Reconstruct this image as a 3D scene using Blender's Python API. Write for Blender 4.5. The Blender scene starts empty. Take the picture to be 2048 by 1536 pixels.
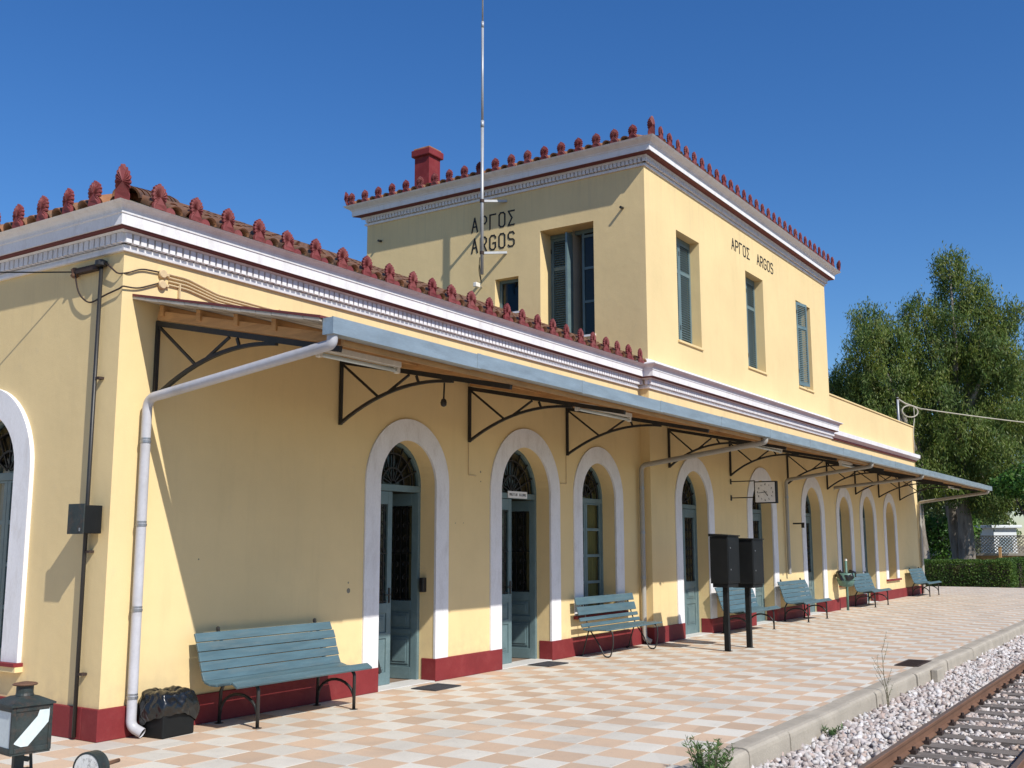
import bpy, math, random
import numpy as np
from mathutils import Vector, Matrix

random.seed(7)
rng = np.random.default_rng(7)
scene = bpy.context.scene
COL = scene.collection
R = math.radians
PI = math.pi

# ------------------------------------------------------------------ camera, sky, sun, exposure
CAM_POS = Vector((-5.880, -8.182, 1.6985))
YAW, PITCH, ROLL, FPX = R(33.350), R(8.676), R(-0.098), 2087.65
_f = Vector((math.cos(PITCH) * math.cos(YAW), math.cos(PITCH) * math.sin(YAW), math.sin(PITCH)))
_r = Vector((math.sin(YAW), -math.cos(YAW), 0.0))
_u = _r.cross(_f)
_cr = _r * math.cos(ROLL) + _u * math.sin(ROLL)
_cu = -_r * math.sin(ROLL) + _u * math.cos(ROLL)
cam_data = bpy.data.cameras.new("camera")
cam_data.sensor_width = 36.0
cam_data.lens = FPX * 36.0 / 2048.0
cam_data.clip_start = 0.1
cam_data.clip_end = 2000.0
cam = bpy.data.objects.new("camera", cam_data)
COL.objects.link(cam)
cam.matrix_world = Matrix(((_cr.x, _cu.x, -_f.x, CAM_POS.x), (_cr.y, _cu.y, -_f.y, CAM_POS.y), (_cr.z, _cu.z, -_f.z, CAM_POS.z), (0, 0, 0, 1)))
scene.camera = cam

SUN_TRAVEL = Vector((0.355, 1.0, -1.0)).normalized()
SUN_EL = math.asin(-SUN_TRAVEL.z)
SUN_AZ = math.atan2(-SUN_TRAVEL.x, -SUN_TRAVEL.y)      # from +Y towards +X
world = bpy.data.worlds.new("World")
scene.world = world
world.use_nodes = True
wn = world.node_tree
wn.nodes.clear()
w_out = wn.nodes.new("ShaderNodeOutputWorld")
w_bg = wn.nodes.new("ShaderNodeBackground")
w_sky = wn.nodes.new("ShaderNodeTexSky")
w_sky.sky_type = 'NISHITA'
w_sky.sun_disc = False
w_sky.sun_elevation = SUN_EL
w_sky.sun_rotation = SUN_AZ
w_sky.altitude = 0.0
w_sky.air_density = 1.2
w_sky.dust_density = 0.1
w_sky.ozone_density = 8.0
w_bg.inputs["Strength"].default_value = 0.112
w_sat = wn.nodes.new("ShaderNodeHueSaturation")
w_sat.inputs["Saturation"].default_value = 1.18
w_sat.inputs["Hue"].default_value = 0.508
wn.links.new(w_sky.outputs[0], w_sat.inputs["Color"])
wn.links.new(w_sat.outputs[0], w_bg.inputs[0])
wn.links.new(w_bg.outputs[0], w_out.inputs[0])

sun_data = bpy.data.lights.new("sun", 'SUN')
sun_data.energy = 4.9
sun_data.angle = R(0.53)
sun_data.color = (1.0, 0.955, 0.88)
sun = bpy.data.objects.new("sun", sun_data)
COL.objects.link(sun)
sun.rotation_euler = SUN_TRAVEL.to_track_quat('-Z', 'Y').to_euler()
sun.location = (-10, -30, 30)

vs = scene.view_settings
scene.display_settings.display_device = 'sRGB'
vs.view_transform = 'Standard'
vs.look = 'None'
vs.exposure = 0.10
vs.gamma = 1.0
vs.use_curve_mapping = False
scene.cycles.max_bounces = 8
scene.cycles.diffuse_bounces = 4
scene.cycles.transparent_max_bounces = 12

# ------------------------------------------------------------------ helpers
def in_view(P, margin=0.25):
    """mask of points inside the frame widened by a margin (used only to skip what no view shows)"""
    P = np.asarray(P, float) - np.array(CAM_POS)
    a = P @ np.array(_cr); b = P @ np.array(_cu); c = P @ np.array(_f)
    c2 = np.where(c > 0.2, c, 1e9)
    tx, ty = 1024 / FPX, 768 / FPX
    return (c > 0.2) & (np.abs(a / c2) < tx + margin) & (np.abs(b / c2) < ty + margin)

def view_size(P):
    return ((Vector(P) - CAM_POS).dot(_f))

def mesh_np(name, V, F):
    """mesh from arrays; all faces have the same vertex count"""
    V = np.ascontiguousarray(V, dtype=np.float32); F = np.ascontiguousarray(F, dtype=np.int32)
    me = bpy.data.meshes.new(name)
    n, k = F.shape
    me.vertices.add(len(V)); me.vertices.foreach_set("co", V.ravel())
    me.loops.add(n * k); me.loops.foreach_set("vertex_index", F.ravel())
    me.polygons.add(n)
    me.polygons.foreach_set("loop_start", np.arange(0, n * k, k, dtype=np.int32))
    me.polygons.foreach_set("loop_total", np.full(n, k, dtype=np.int32))
    me.update(calc_edges=True)
    return me

def link(name, me, mat=None, parent=None, loc=None, rotz=None):
    o = bpy.data.objects.new(name, me)
    COL.objects.link(o)
    if mat is not None and me is not None and len(me.materials) == 0:
        me.materials.append(mat)
    if parent is not None:
        o.parent = parent
    if loc is not None:
        o.location = loc
    if rotz is not None:
        o.rotation_euler = (0, 0, rotz)
    return o

def tag(o, label=None, cat=None, group=None, kind=None):
    if label: o["label"] = label
    if cat: o["category"] = cat
    if group: o["group"] = group
    if kind: o["kind"] = kind
    return o

def thing(name, label, cat, loc=(0, 0, 0), rotz=0.0, group=None):
    o = bpy.data.objects.new(name, None)
    o.empty_display_size = 0.2
    COL.objects.link(o)
    o.location = loc
    o.rotation_euler = (0, 0, rotz)
    return tag(o, label, cat, group)

def copy_tree(o, parent=None):
    c = o.copy(); COL.objects.link(c); c.parent = parent
    for ch in o.children:
        copy_tree(ch, c)
    return c

def round_path(pts, rad, n=6):
    pts = [Vector(p) for p in pts]
    out = [pts[0]]
    for a, b, c in zip(pts[:-2], pts[1:-1], pts[2:]):
        d1 = (a - b); d2 = (c - b)
        r_ = min(rad, d1.length * 0.45, d2.length * 0.45)
        p1 = b + d1.normalized() * r_; p2 = b + d2.normalized() * r_
        for i in range(n + 1):
            t = i / n
            out.append(p1 * (1 - t) ** 2 + b * (2 * t * (1 - t)) + p2 * t * t)
    out.append(pts[-1])
    return out

class MB:
    def __init__(self):
        self.v = []; self.f = []
    def add(self, vs_, fs_):
        b = len(self.v)
        self.v.extend([tuple(p) for p in vs_])
        self.f.extend([tuple(i + b for i in f) for f in fs_])
        return self
    def box(self, a, b):
        x0, y0, z0 = a; x1, y1, z1 = b
        return self.add([(x0, y0, z0), (x1, y0, z0), (x1, y1, z0), (x0, y1, z0), (x0, y0, z1), (x1, y0, z1), (x1, y1, z1), (x0, y1, z1)],
                        [(0, 3, 2, 1), (4, 5, 6, 7), (0, 1, 5, 4), (1, 2, 6, 5), (2, 3, 7, 6), (3, 0, 4, 7)])
    def cbox(self, c, s, c_=0.004):
        """box with chamfered long edges"""
        x, y, z = c; sx, sy, sz = s[0] / 2, s[1] / 2, s[2] / 2
        return self.box((x - sx, y - sy, z - sz), (x + sx, y + sy, z + sz))
    def bar(self, p, q, w, h, up=(0, 0, 1)):
        p = Vector(p); q = Vector(q); d = (q - p).normalized(); up = Vector(up)
        s = d.cross(up)
        if s.length < 1e-4: s = d.cross(Vector((1, 0, 0)))
        s.normalize(); n = s.cross(d).normalized()
        s = s * (w / 2); n = n * (h / 2)
        vs_ = [p - s - n, p + s - n, p + s + n, p - s + n, q - s - n, q + s - n, q + s + n, q - s + n]
        return self.add(vs_, [(0, 1, 2, 3), (7, 6, 5, 4), (0, 4, 5, 1), (1, 5, 6, 2), (2, 6, 7, 3), (3, 7, 4, 0)])
    def tube(self, path, r, seg=8, cap=True):
        path = [Vector(p) for p in path]
        n = len(path); rr = r if isinstance(r, (list, tuple)) else [r] * n
        t0 = (path[1] - path[0]).normalized()
        a = t0.cross(Vector((0, 0, 1)))
        if a.length < 1e-3: a = t0.cross(Vector((1, 0, 0)))
        a.normalize()
        vs_ = []
        for i, p in enumerate(path):
            if i == 0: t = t0
            elif i == n - 1: t = (path[i] - path[i - 1]).normalized()
            else: t = ((path[i + 1] - path[i]).normalized() + (path[i] - path[i - 1]).normalized()).normalized()
            a = (a - t * a.dot(t)); a.normalize(); b = t.cross(a)
            for k in range(seg):
                an = 2 * PI * k / seg
                vs_.append(p + (a * math.cos(an) + b * math.sin(an)) * rr[i])
        fs_ = []
        for i in range(n - 1):
            for k in range(seg):
                k2 = (k + 1) % seg
                fs_.append((i * seg + k, i * seg + k2, (i + 1) * seg + k2, (i + 1) * seg + k))
        if cap:
            fs_.append(tuple(range(seg - 1, -1, -1))); fs_.append(tuple((n - 1) * seg + k for k in range(seg)))
        return self.add(vs_, fs_)
    def lathe(self, prof, c, seg=20, axis=None):
        """prof: (radius, height) pairs round the vertical through c (or the axis given)"""
        c = Vector(c)
        if axis is None: X, Y, Z = Vector((1, 0, 0)), Vector((0, 1, 0)), Vector((0, 0, 1))
        else:
            Z = Vector(axis).normalized(); X = Z.orthogonal().normalized(); Y = Z.cross(X)
        vs_ = []
        for r, h in prof:
            for k in range(seg):
                an = 2 * PI * k / seg
                vs_.append(c + Z * h + (X * math.cos(an) + Y * math.sin(an)) * r)
        fs_ = []
        for i in range(len(prof) - 1):
            for k in range(seg):
                k2 = (k + 1) % seg
                fs_.append((i * seg + k, i * seg + k2, (i + 1) * seg + k2, (i + 1) * seg + k))
        fs_.append(tuple(range(seg - 1, -1, -1)))
        fs_.append(tuple((len(prof) - 1) * seg + k for k in range(seg)))
        return self.add(vs_, fs_)
    def sweep(self, prof, path, closed=False):
        """prof: points (offset outward, z); path: list of (x, y, outx, outy)"""
        n = len(prof); vs_ = []
        for x, y, ox, oy in path:
            for o, z in prof:
                vs_.append((x + ox * o, y + oy * o, z))
        fs_ = []
        for i in range(len(path) - 1):
            for k in range(n - 1):
                fs_.append((i * n + k, i * n + k + 1, (i + 1) * n + k + 1, (i + 1) * n + k))
        fs_.append(tuple(range(n)))
        m = (len(path) - 1) * n
        fs_.append(tuple(m + k for k in range(n - 1, -1, -1)))
        return self.add(vs_, fs_)
    def xf(self, M):
        self.v = [tuple(M @ Vector(p)) for p in self.v]
        return self
    def mesh(self, name, smooth=False):
        me = bpy.data.meshes.new(name)
        me.from_pydata(self.v, [], self.f)
        me.update()
        if smooth:
            me.polygons.foreach_set("use_smooth", [True] * len(me.polygons))
        return me
    def build(self, name, mat, parent=None, smooth=False, bevel=0.0, loc=None, rotz=None):
        me = self.mesh(name, smooth)
        o = link(name, me, mat, parent, loc, rotz)
        if bevel:
            m = o.modifiers.new("bevel", 'BEVEL'); m.width = bevel; m.segments = 2; m.limit_method = 'ANGLE'; m.angle_limit = R(40)
        return o

# ------------------------------------------------------------------ materials
def new_mat(name):
    m = bpy.data.materials.new(name); m.use_nodes = True
    nt = m.node_tree; nt.nodes.clear()
    out = nt.nodes.new("ShaderNodeOutputMaterial")
    b = nt.nodes.new("ShaderNodeBsdfPrincipled")
    nt.links.new(b.outputs[0], out.inputs[0])
    return m, nt, b, out

def N(nt, t, **kw):
    n = nt.nodes.new(t)
    for k, v in kw.items():
        if k.startswith("i_"):
            n.inputs[k[2:].replace("_", " ")].default_value = v
        else:
            setattr(n, k, v)
    return n

def mixc(nt, fac, a, b, mode='MIX'):
    m = nt.nodes.new("ShaderNodeMix"); m.data_type = 'RGBA'; m.blend_type = mode
    for s, v in ((0, fac), (6, a), (7, b)):
        if hasattr(v, "is_output"): nt.links.new(v, m.inputs[s])
        elif s == 0: m.inputs[0].default_value = v
        else: m.inputs[s].default_value = (*v[:3], 1)
    return m.outputs[2]

def ramp(nt, src, p0, p1, c0=(0, 0, 0), c1=(1, 1, 1)):
    r = nt.nodes.new("ShaderNodeValToRGB")
    r.color_ramp.elements[0].position = p0; r.color_ramp.elements[1].position = p1
    r.color_ramp.elements[0].color = (*c0, 1); r.color_ramp.elements[1].color = (*c1, 1)
    nt.links.new(src, r.inputs[0])
    return r.outputs[0]

def basic(name, col, rough=0.6, var=0.12, scale=3.0, fine=60.0, bump=0.0, metal=0.0, spec=0.4, dirt=None, dirt_amt=0.0, dirt_scale=2.0, stretch=None, bdist=0.01):
    m, nt, b, out = new_mat(name)
    tc = N(nt, "ShaderNodeNewGeometry").outputs["Position"]
    if stretch:
        mp = N(nt, "ShaderNodeMapping"); mp.inputs["Scale"].default_value = stretch
        nt.links.new(tc, mp.inputs[0]); vec = mp.outputs[0]
    else: vec = tc
    n1 = N(nt, "ShaderNodeTexNoise", i_Scale=scale, i_Detail=6.0, i_Roughness=0.6); nt.links.new(vec, n1.inputs["Vector"])
    n2 = N(nt, "ShaderNodeTexNoise", i_Scale=fine, i_Detail=4.0, i_Roughness=0.6); nt.links.new(vec, n2.inputs["Vector"])
    lo = tuple(max(0, c * (1 - var)) for c in col); hi = tuple(min(1, c * (1 + var)) for c in col)
    c1 = ramp(nt, n1.outputs[0], 0.3, 0.7, lo, hi)
    c2 = mixc(nt, 0.25, c1, ramp(nt, n2.outputs[0], 0.3, 0.7, (0.55, 0.55, 0.55), (1.0, 1.0, 1.0)), 'MULTIPLY') if var > 0 else c1
    if dirt is not None:
        n3 = N(nt, "ShaderNodeTexNoise", i_Scale=dirt_scale, i_Detail=8.0, i_Roughness=0.7); nt.links.new(vec, n3.inputs["Vector"])
        fac = ramp(nt, n3.outputs[0], 0.5, 0.72, (0, 0, 0), (dirt_amt,) * 3)
        c2 = mixc(nt, fac, c2, dirt)
    nt.links.new(c2, b.inputs["Base Color"])
    b.inputs["Roughness"].default_value = rough
    b.inputs["Metallic"].default_value = metal
    b.inputs["Specular IOR Level"].default_value = spec
    if bump > 0:
        bp = N(nt, "ShaderNodeBump"); bp.inputs["Strength"].default_value = bump; bp.inputs["Distance"].default_value = bdist
        nt.links.new(n2.outputs[0], bp.inputs["Height"]); nt.links.new(bp.outputs[0], b.inputs["Normal"])
    return m

def plaster(name, col):
    m, nt, b, out = new_mat(name)
    pos = N(nt, "ShaderNodeNewGeometry").outputs["Position"]
    n1 = N(nt, "ShaderNodeTexNoise", i_Scale=0.7, i_Detail=6.0, i_Roughness=0.62); nt.links.new(pos, n1.inputs["Vector"])
    mp = N(nt, "ShaderNodeMapping"); mp.inputs["Scale"].default_value = (5.0, 5.0, 0.5); nt.links.new(pos, mp.inputs[0])
    n2 = N(nt, "ShaderNodeTexNoise", i_Scale=1.0, i_Detail=6.0, i_Roughness=0.7); nt.links.new(mp.outputs[0], n2.inputs["Vector"])
    n3 = N(nt, "ShaderNodeTexNoise", i_Scale=120.0, i_Detail=3.0, i_Roughness=0.6); nt.links.new(pos, n3.inputs["Vector"])
    n4 = N(nt, "ShaderNodeTexNoise", i_Scale=6.0, i_Detail=5.0, i_Roughness=0.55); nt.links.new(pos, n4.inputs["Vector"])
    c = ramp(nt, n1.outputs[0], 0.3, 0.72, tuple(x * 0.92 for x in col), tuple(min(1, x * 1.05) for x in col))
    c = mixc(nt, ramp(nt, n2.outputs[0], 0.52, 0.78, (0, 0, 0), (0.16,) * 3), c, tuple(x * 0.62 for x in col))
    c = mixc(nt, ramp(nt, n4.outputs[0], 0.62, 0.75, (0, 0, 0), (0.10,) * 3), c, (0.5, 0.44, 0.36))
    sx = N(nt, "ShaderNodeSeparateXYZ"); nt.links.new(pos, sx.inputs[0])
    mp2 = N(nt, "ShaderNodeMapping"); mp2.inputs["Scale"].default_value = (9.0, 9.0, 0.35); nt.links.new(pos, mp2.inputs[0])
    n5 = N(nt, "ShaderNodeTexNoise", i_Scale=1.0, i_Detail=7.0, i_Roughness=0.75); nt.links.new(mp2.outputs[0], n5.inputs["Vector"])
    def zmask(a, b_):
        r_ = N(nt, "ShaderNodeMapRange"); r_.inputs["From Min"].default_value = a; r_.inputs["From Max"].default_value = b_; nt.links.new(sx.outputs["Z"], r_.inputs["Value"]); return r_.outputs[0]
    def mul(a, b_):
        q = N(nt, "ShaderNodeMath", operation='MULTIPLY'); nt.links.new(a, q.inputs[0])
        if hasattr(b_, "is_output"): nt.links.new(b_, q.inputs[1])
        else: q.inputs[1].default_value = b_
        return q.outputs[0]
    strk = ramp(nt, n5.outputs[0], 0.50, 0.74)
    low = mul(mul(zmask(3.3, 4.4), zmask(4.8, 4.45)), strk); hi_ = mul(zmask(7.2, 8.5), strk)
    c = mixc(nt, mul(low, 0.30), c, (0.34, 0.28, 0.20)); c = mixc(nt, mul(hi_, 0.30), c, (0.34, 0.28, 0.20))
    c = mixc(nt, mul(mul(zmask(0.75, 0.27), ramp(nt, n4.outputs[0], 0.40, 0.68)), 0.28), c, (0.36, 0.27, 0.19))
    c = mixc(nt, 0.12, c, ramp(nt, n3.outputs[0], 0.35, 0.65, (0.6, 0.6, 0.6), (1, 1, 1)), 'MULTIPLY')
    nt.links.new(c, b.inputs["Base Color"])
    b.inputs["Roughness"].default_value = 0.82
    b.inputs["Specular IOR Level"].default_value = 0.25
    mx = N(nt, "ShaderNodeMath", operation='ADD'); nt.links.new(n3.outputs[0], mx.inputs[0])
    ms = N(nt, "ShaderNodeMath", operation='MULTIPLY'); ms.inputs[1].default_value = 2.2; nt.links.new(n4.outputs[0], ms.inputs[0]); nt.links.new(ms.outputs[0], mx.inputs[1])
    bp = N(nt, "ShaderNodeBump"); bp.inputs["Strength"].default_value = 0.28; bp.inputs["Distance"].default_value = 0.006
    nt.links.new(mx.outputs[0], bp.inputs["Height"]); nt.links.new(bp.outputs[0], b.inputs["Normal"])
    return m

def tile_mat(name, col, cell, off):
    m, nt, b, out = new_mat(name)
    pos = N(nt, "ShaderNodeNewGeometry").outputs["Position"]
    sb = N(nt, "ShaderNodeVectorMath", operation='SUBTRACT'); sb.inputs[1].default_value = (off[0], off[1], 0); nt.links.new(pos, sb.inputs[0])
    dv = N(nt, "ShaderNodeVectorMath", operation='DIVIDE'); dv.inputs[1].default_value = (cell, cell, 1000.0); nt.links.new(sb.outputs[0], dv.inputs[0])
    fl = N(nt, "ShaderNodeVectorMath", operation='FLOOR'); nt.links.new(dv.outputs[0], fl.inputs[0])
    wn_ = N(nt, "ShaderNodeTexWhiteNoise", noise_dimensions='3D'); nt.links.new(fl.outputs[0], wn_.inputs["Vector"])
    c = ramp(nt, wn_.outputs["Value"], 0.0, 1.0, tuple(x * 0.88 for x in col), tuple(min(1, x * 1.07) for x in col))
    n1 = N(nt, "ShaderNodeTexNoise", i_Scale=1.1, i_Detail=8.0, i_Roughness=0.7); nt.links.new(pos, n1.inputs["Vector"])
    n2 = N(nt, "ShaderNodeTexNoise", i_Scale=70.0, i_Detail=3.0, i_Roughness=0.6); nt.links.new(pos, n2.inputs["Vector"])
    n3 = N(nt, "ShaderNodeTexNoise", i_Scale=9.0, i_Detail=6.0, i_Roughness=0.75); nt.links.new(pos, n3.inputs["Vector"])
    c = mixc(nt, ramp(nt, n1.outputs[0], 0.47, 0.75, (0, 0, 0), (0.42,) * 3), c, (0.32, 0.28, 0.24))
    c = mixc(nt, ramp(nt, n3.outputs[0], 0.58, 0.72, (0, 0, 0), (0.36,) * 3), c, (0.25, 0.20, 0.16))
    c = mixc(nt, 0.22, c, ramp(nt, n2.outputs[0], 0.3, 0.7, (0.5, 0.5, 0.5), (1, 1, 1)), 'MULTIPLY')
    nt.links.new(c, b.inputs["Base Color"])
    b.inputs["Roughness"].default_value = 0.62
    b.inputs["Specular IOR Level"].default_value = 0.35
    bp = N(nt, "ShaderNodeBump"); bp.inputs["Strength"].default_value = 0.15; bp.inputs["Distance"].default_value = 0.004
    nt.links.new(n2.outputs[0], bp.inputs["Height"]); nt.links.new(bp.outputs[0], b.inputs["Normal"])
    return m

def island_mat(name, cols, rough=0.7, bump=0.0, trans=0.0, fine=40.0):
    """colour picked per loose piece (stones, leaves)"""
    m, nt, b, out = new_mat(name)
    g = N(nt, "ShaderNodeNewGeometry")
    r = nt.nodes.new("ShaderNodeValToRGB"); e = r.color_ramp.elements
    e[0].position = 0; e[0].color = (*cols[0], 1); e[1].position = 1; e[1].color = (*cols[-1], 1)
    for i, c in enumerate(cols[1:-1]):
        x = e.new((i + 1) / (len(cols) - 1)); x.color = (*c, 1)
    nt.links.new(g.outputs["Random Per Island"], r.inputs[0])
    n1 = N(nt, "ShaderNodeTexNoise", i_Scale=fine, i_Detail=3.0); nt.links.new(g.outputs["Position"], n1.inputs["Vector"])
    c = mixc(nt, 0.35, r.outputs[0], ramp(nt, n1.outputs[0], 0.3, 0.7, (0.6, 0.6, 0.6), (1, 1, 1)), 'MULTIPLY')
    if trans > 0:      # foliage differs from bough to bough
        n2 = N(nt, "ShaderNodeTexNoise", i_Scale=0.9, i_Detail=3.0); nt.links.new(g.outputs["Position"], n2.inputs["Vector"])
        n3 = N(nt, "ShaderNodeTexNoise", i_Scale=1.7, i_Detail=2.0); nt.links.new(g.outputs["Position"], n3.inputs["Vector"])
        c = mixc(nt, 1.0, c, ramp(nt, n2.outputs[0], 0.36, 0.64, (0.85, 1.05, 0.95), (1.45, 1.40, 0.85)), 'MULTIPLY')
        c = mixc(nt, ramp(nt, n3.outputs[0], 0.60, 0.72, (0, 0, 0), (0.45,) * 3), c, (0.16, 0.105, 0.045))
    nt.links.new(c, b.inputs["Base Color"])
    b.inputs["Roughness"].default_value = rough
    b.inputs["Specular IOR Level"].default_value = 0.3
    if trans > 0:
        t = N(nt, "ShaderNodeBsdfTranslucent"); nt.links.new(c, t.inputs[0])
        mx = N(nt, "ShaderNodeMixShader"); mx.inputs[0].default_value = trans
        nt.links.new(b.outputs[0], mx.inputs[1]); nt.links.new(t.outputs[0], mx.inputs[2]); nt.links.new(mx.outputs[0], out.inputs[0])
    return m

def glass_mat(name, tint=(0.55, 0.6, 0.58), see=0.75):
    m, nt, b, out = new_mat(name)
    nt.nodes.remove(b)
    tr = N(nt, "ShaderNodeBsdfTransparent"); tr.inputs[0].default_value = (*[c * see for c in tint], 1)
    gl = N(nt, "ShaderNodeBsdfGlossy"); gl.inputs["Roughness"].default_value = 0.08; gl.inputs[0].default_value = (0.9, 0.95, 0.95, 1)
    lw_ = N(nt, "ShaderNodeLayerWeight"); lw_.inputs[0].default_value = 0.5
    p5 = N(nt, "ShaderNodeMath", operation='POWER'); p5.inputs[1].default_value = 4.0; nt.links.new(lw_.outputs["Facing"], p5.inputs[0])
    fr = N(nt, "ShaderNodeMath", operation='MULTIPLY_ADD'); fr.inputs[1].default_value = 0.8; fr.inputs[2].default_value = 0.035; nt.links.new(p5.outputs[0], fr.inputs[0])
    mx = N(nt, "ShaderNodeMixShader")
    nt.links.new(fr.outputs[0], mx.inputs[0]); nt.links.new(tr.outputs[0], mx.inputs[1]); nt.links.new(gl.outputs[0], mx.inputs[2]); nt.links.new(mx.outputs[0], out.inputs[0])
    return m

M = {}
M['wall'] = plaster("cream_plaster", (0.78, 0.60, 0.31))
M['white'] = basic("white_trim", (0.79, 0.78, 0.785), 0.7, 0.05, 2.0, 40, 0.1, dirt=(0.46, 0.42, 0.38), dirt_amt=0.40, dirt_scale=3.5, stretch=(2.2, 2.2, 0.8))
M['plinth'] = basic("oxblood_plinth", (0.205, 0.027, 0.029), 0.65, 0.14, 2.5, 50, 0.15, dirt=(0.24, 0.07, 0.06), dirt_amt=0.3, spec=0.25, dirt_scale=5)
M['red'] = basic("oxblood_terracotta", (0.185, 0.030, 0.033), 0.65, 0.2, 8.0, 60, 0.2, dirt=(0.10, 0.03, 0.03), dirt_amt=0.6, dirt_scale=9)
_nt = M['red'].node_tree; _b = [n for n in _nt.nodes if n.type == 'BSDF_PRINCIPLED'][0]; _src = _b.inputs["Base Color"].links[0].from_socket
_oi = N(_nt, "ShaderNodeObjectInfo")
_nt.links.new(mixc(_nt, ramp(_nt, _oi.outputs["Random"], 0.0, 1.0, (0, 0, 0), (0.30,) * 3), _src, (0.30, 0.12, 0.10)), _b.inputs["Base Color"])
M['soffit'] = basic("oxblood_soffit", (0.15, 0.035, 0.033), 0.7, 0.1, 3.0, 40, 0.1)
M['rooftile'] = basic("clay_tile", (0.36, 0.17, 0.085), 0.85, 0.35, 6.0, 70, 0.3, dirt=(0.13, 0.12, 0.09), dirt_amt=0.85, dirt_scale=7)
M['mortar'] = basic("lichen_mortar", (0.22, 0.20, 0.15), 0.9, 0.4, 14.0, 90, 0.5, bdist=0.02)
M['teal'] = basic("blue_grey_paint", (0.125, 0.190, 0.200), 0.42, 0.12, 3.0, 80, 0.06, dirt=(0.20, 0.27, 0.27), dirt_amt=0.35, dirt_scale=6)
M['bench'] = basic("blue_grey_bench_paint", (0.080, 0.142, 0.168), 0.48, 0.20, 4.0, 90, 0.12, dirt=(0.15, 0.18, 0.175), dirt_amt=0.55, dirt_scale=5, stretch=(0.5, 4, 4))
M['iron'] = basic("black_iron", (0.022, 0.021, 0.020), 0.45, 0.2, 8, 60, 0.1, spec=0.5)
M['truss'] = basic("dark_grey_iron", (0.022, 0.022, 0.020), 0.55, 0.25, 8, 60, 0.1, dirt=(0.06, 0.03, 0.02), dirt_amt=0.4)
M['grille'] = basic("black_wrought_iron", (0.012, 0.012, 0.012), 0.5, 0.1, 8, 60)
M['wood'] = basic("raw_pine", (0.55, 0.30, 0.12), 0.7, 0.16, 2.0, 10, 0.05, dirt=(0.22, 0.10, 0.04), dirt_amt=0.5, dirt_scale=1.6, stretch=(1.5, 1.5, 9))
M['board'] = basic("grey_board", (0.42, 0.38, 0.32), 0.8, 0.15, 4, 40, 0.1)
M['zinc'] = basic("galvanised_sheet", (0.40, 0.47, 0.50), 0.42, 0.14, 2.5, 30, 0.05, metal=0.55, dirt=(0.27, 0.31, 0.33), dirt_amt=0.6, dirt_scale=4, stretch=(0.8, 4, 4))
M['pvc'] = basic("grey_pvc", (0.50, 0.50, 0.53), 0.4, 0.10, 2, 40, 0.0, dirt=(0.30, 0.28, 0.26), dirt_amt=0.55, dirt_scale=5)
M['pvc_old'] = basic("dull_grey_pvc", (0.37, 0.35, 0.31), 0.5, 0.1, 2, 40, 0.0, dirt=(0.24, 0.22, 0.19), dirt_amt=0.4)
M['steel'] = basic("clamp_steel", (0.35, 0.36, 0.38), 0.35, 0.1, 4, 40, metal=0.7)
M['mast'] = basic("galvanised_mast", (0.42, 0.43, 0.44), 0.45, 0.12, 3, 40, metal=0.3)
M['lamp'] = basic("white_enamel", (0.78, 0.75, 0.68), 0.45, 0.05, 3, 30, dirt=(0.4, 0.36, 0.3), dirt_amt=0.35)
M['cable'] = basic("painted_cable", (0.62, 0.47, 0.27), 0.7, 0.1, 4, 40)
M['rope'] = basic("pale_cable", (0.45, 0.42, 0.33), 0.6, 0.1, 4, 40)
M['black'] = basic("black_paint", (0.009, 0.010, 0.010), 0.55, 0.25, 5, 50, 0.05, spec=0.25)
M['letter'] = basic("black_lettering", (0.012, 0.011, 0.010), 0.6, 0.1, 5, 50)
M['bag'] = basic("black_plastic_bag", (0.010, 0.011, 0.011), 0.24, 0.2, 9, 26, 0.22, spec=0.6, bdist=0.012)
M['greenbin'] = basic("green_bin_paint", (0.10, 0.20, 0.17), 0.5, 0.15, 5, 50, dirt=(0.2, 0.3, 0.26), dirt_amt=0.4)
M['mat'] = basic("rubber_mat", (0.055, 0.055, 0.060), 0.85, 0.3, 20, 150, 0.8)
M['kerb'] = basic("kerb_stone", (0.41, 0.365, 0.295), 0.85, 0.2, 2.5, 50, 0.4, dirt=(0.21, 0.18, 0.14), dirt_amt=0.6, dirt_scale=5)
M['slab'] = basic("joint_mortar", (0.48, 0.42, 0.35), 0.9, 0.2, 6, 60, 0.2)
M['sleeper'] = basic("weathered_sleeper", (0.17, 0.145, 0.125), 0.9, 0.25, 4, 60, 0.5, dirt=(0.28, 0.26, 0.24), dirt_amt=0.5, stretch=(6, 0.8, 6), dirt_scale=3)
M['rail'] = basic("rusty_rail", (0.165, 0.085, 0.048), 0.75, 0.22, 4, 70, 0.3, dirt=(0.09, 0.045, 0.03), dirt_amt=0.5)
M['railtop'] = basic("worn_rail_head", (0.26, 0.18, 0.13), 0.38, 0.15, 4, 60, 0.05, metal=0.5, stretch=(0.3, 8, 8))
M['clip'] = basic("dark_fastening", (0.045, 0.028, 0.022), 0.8, 0.3, 10, 60)
M['bed'] = basic("shaded_fines", (0.10, 0.085, 0.075), 0.95, 0.35, 10, 70, 0.8, bdist=0.03)  # bed under the stones, coloured dark so their gaps look deep in shadow
M['marble'] = basic("white_marble_step", (0.66, 0.65, 0.62), 0.5, 0.08, 3, 40)
M['interior'] = basic("interior_plaster", (0.42, 0.38, 0.30), 0.85, 0.1, 2, 40)
M['intfloor'] = basic("interior_floor", (0.26, 0.19, 0.14), 0.6, 0.15, 2, 40)
M['curtain'] = basic("yellow_curtain", (0.62, 0.55, 0.22), 0.9, 0.15, 1.5, 30, stretch=(12, 12, 0.5))
M['curtain_pale'] = basic("pale_curtain", (0.55, 0.52, 0.42), 0.9, 0.15, 1.5, 30, stretch=(12, 12, 0.5))
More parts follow.
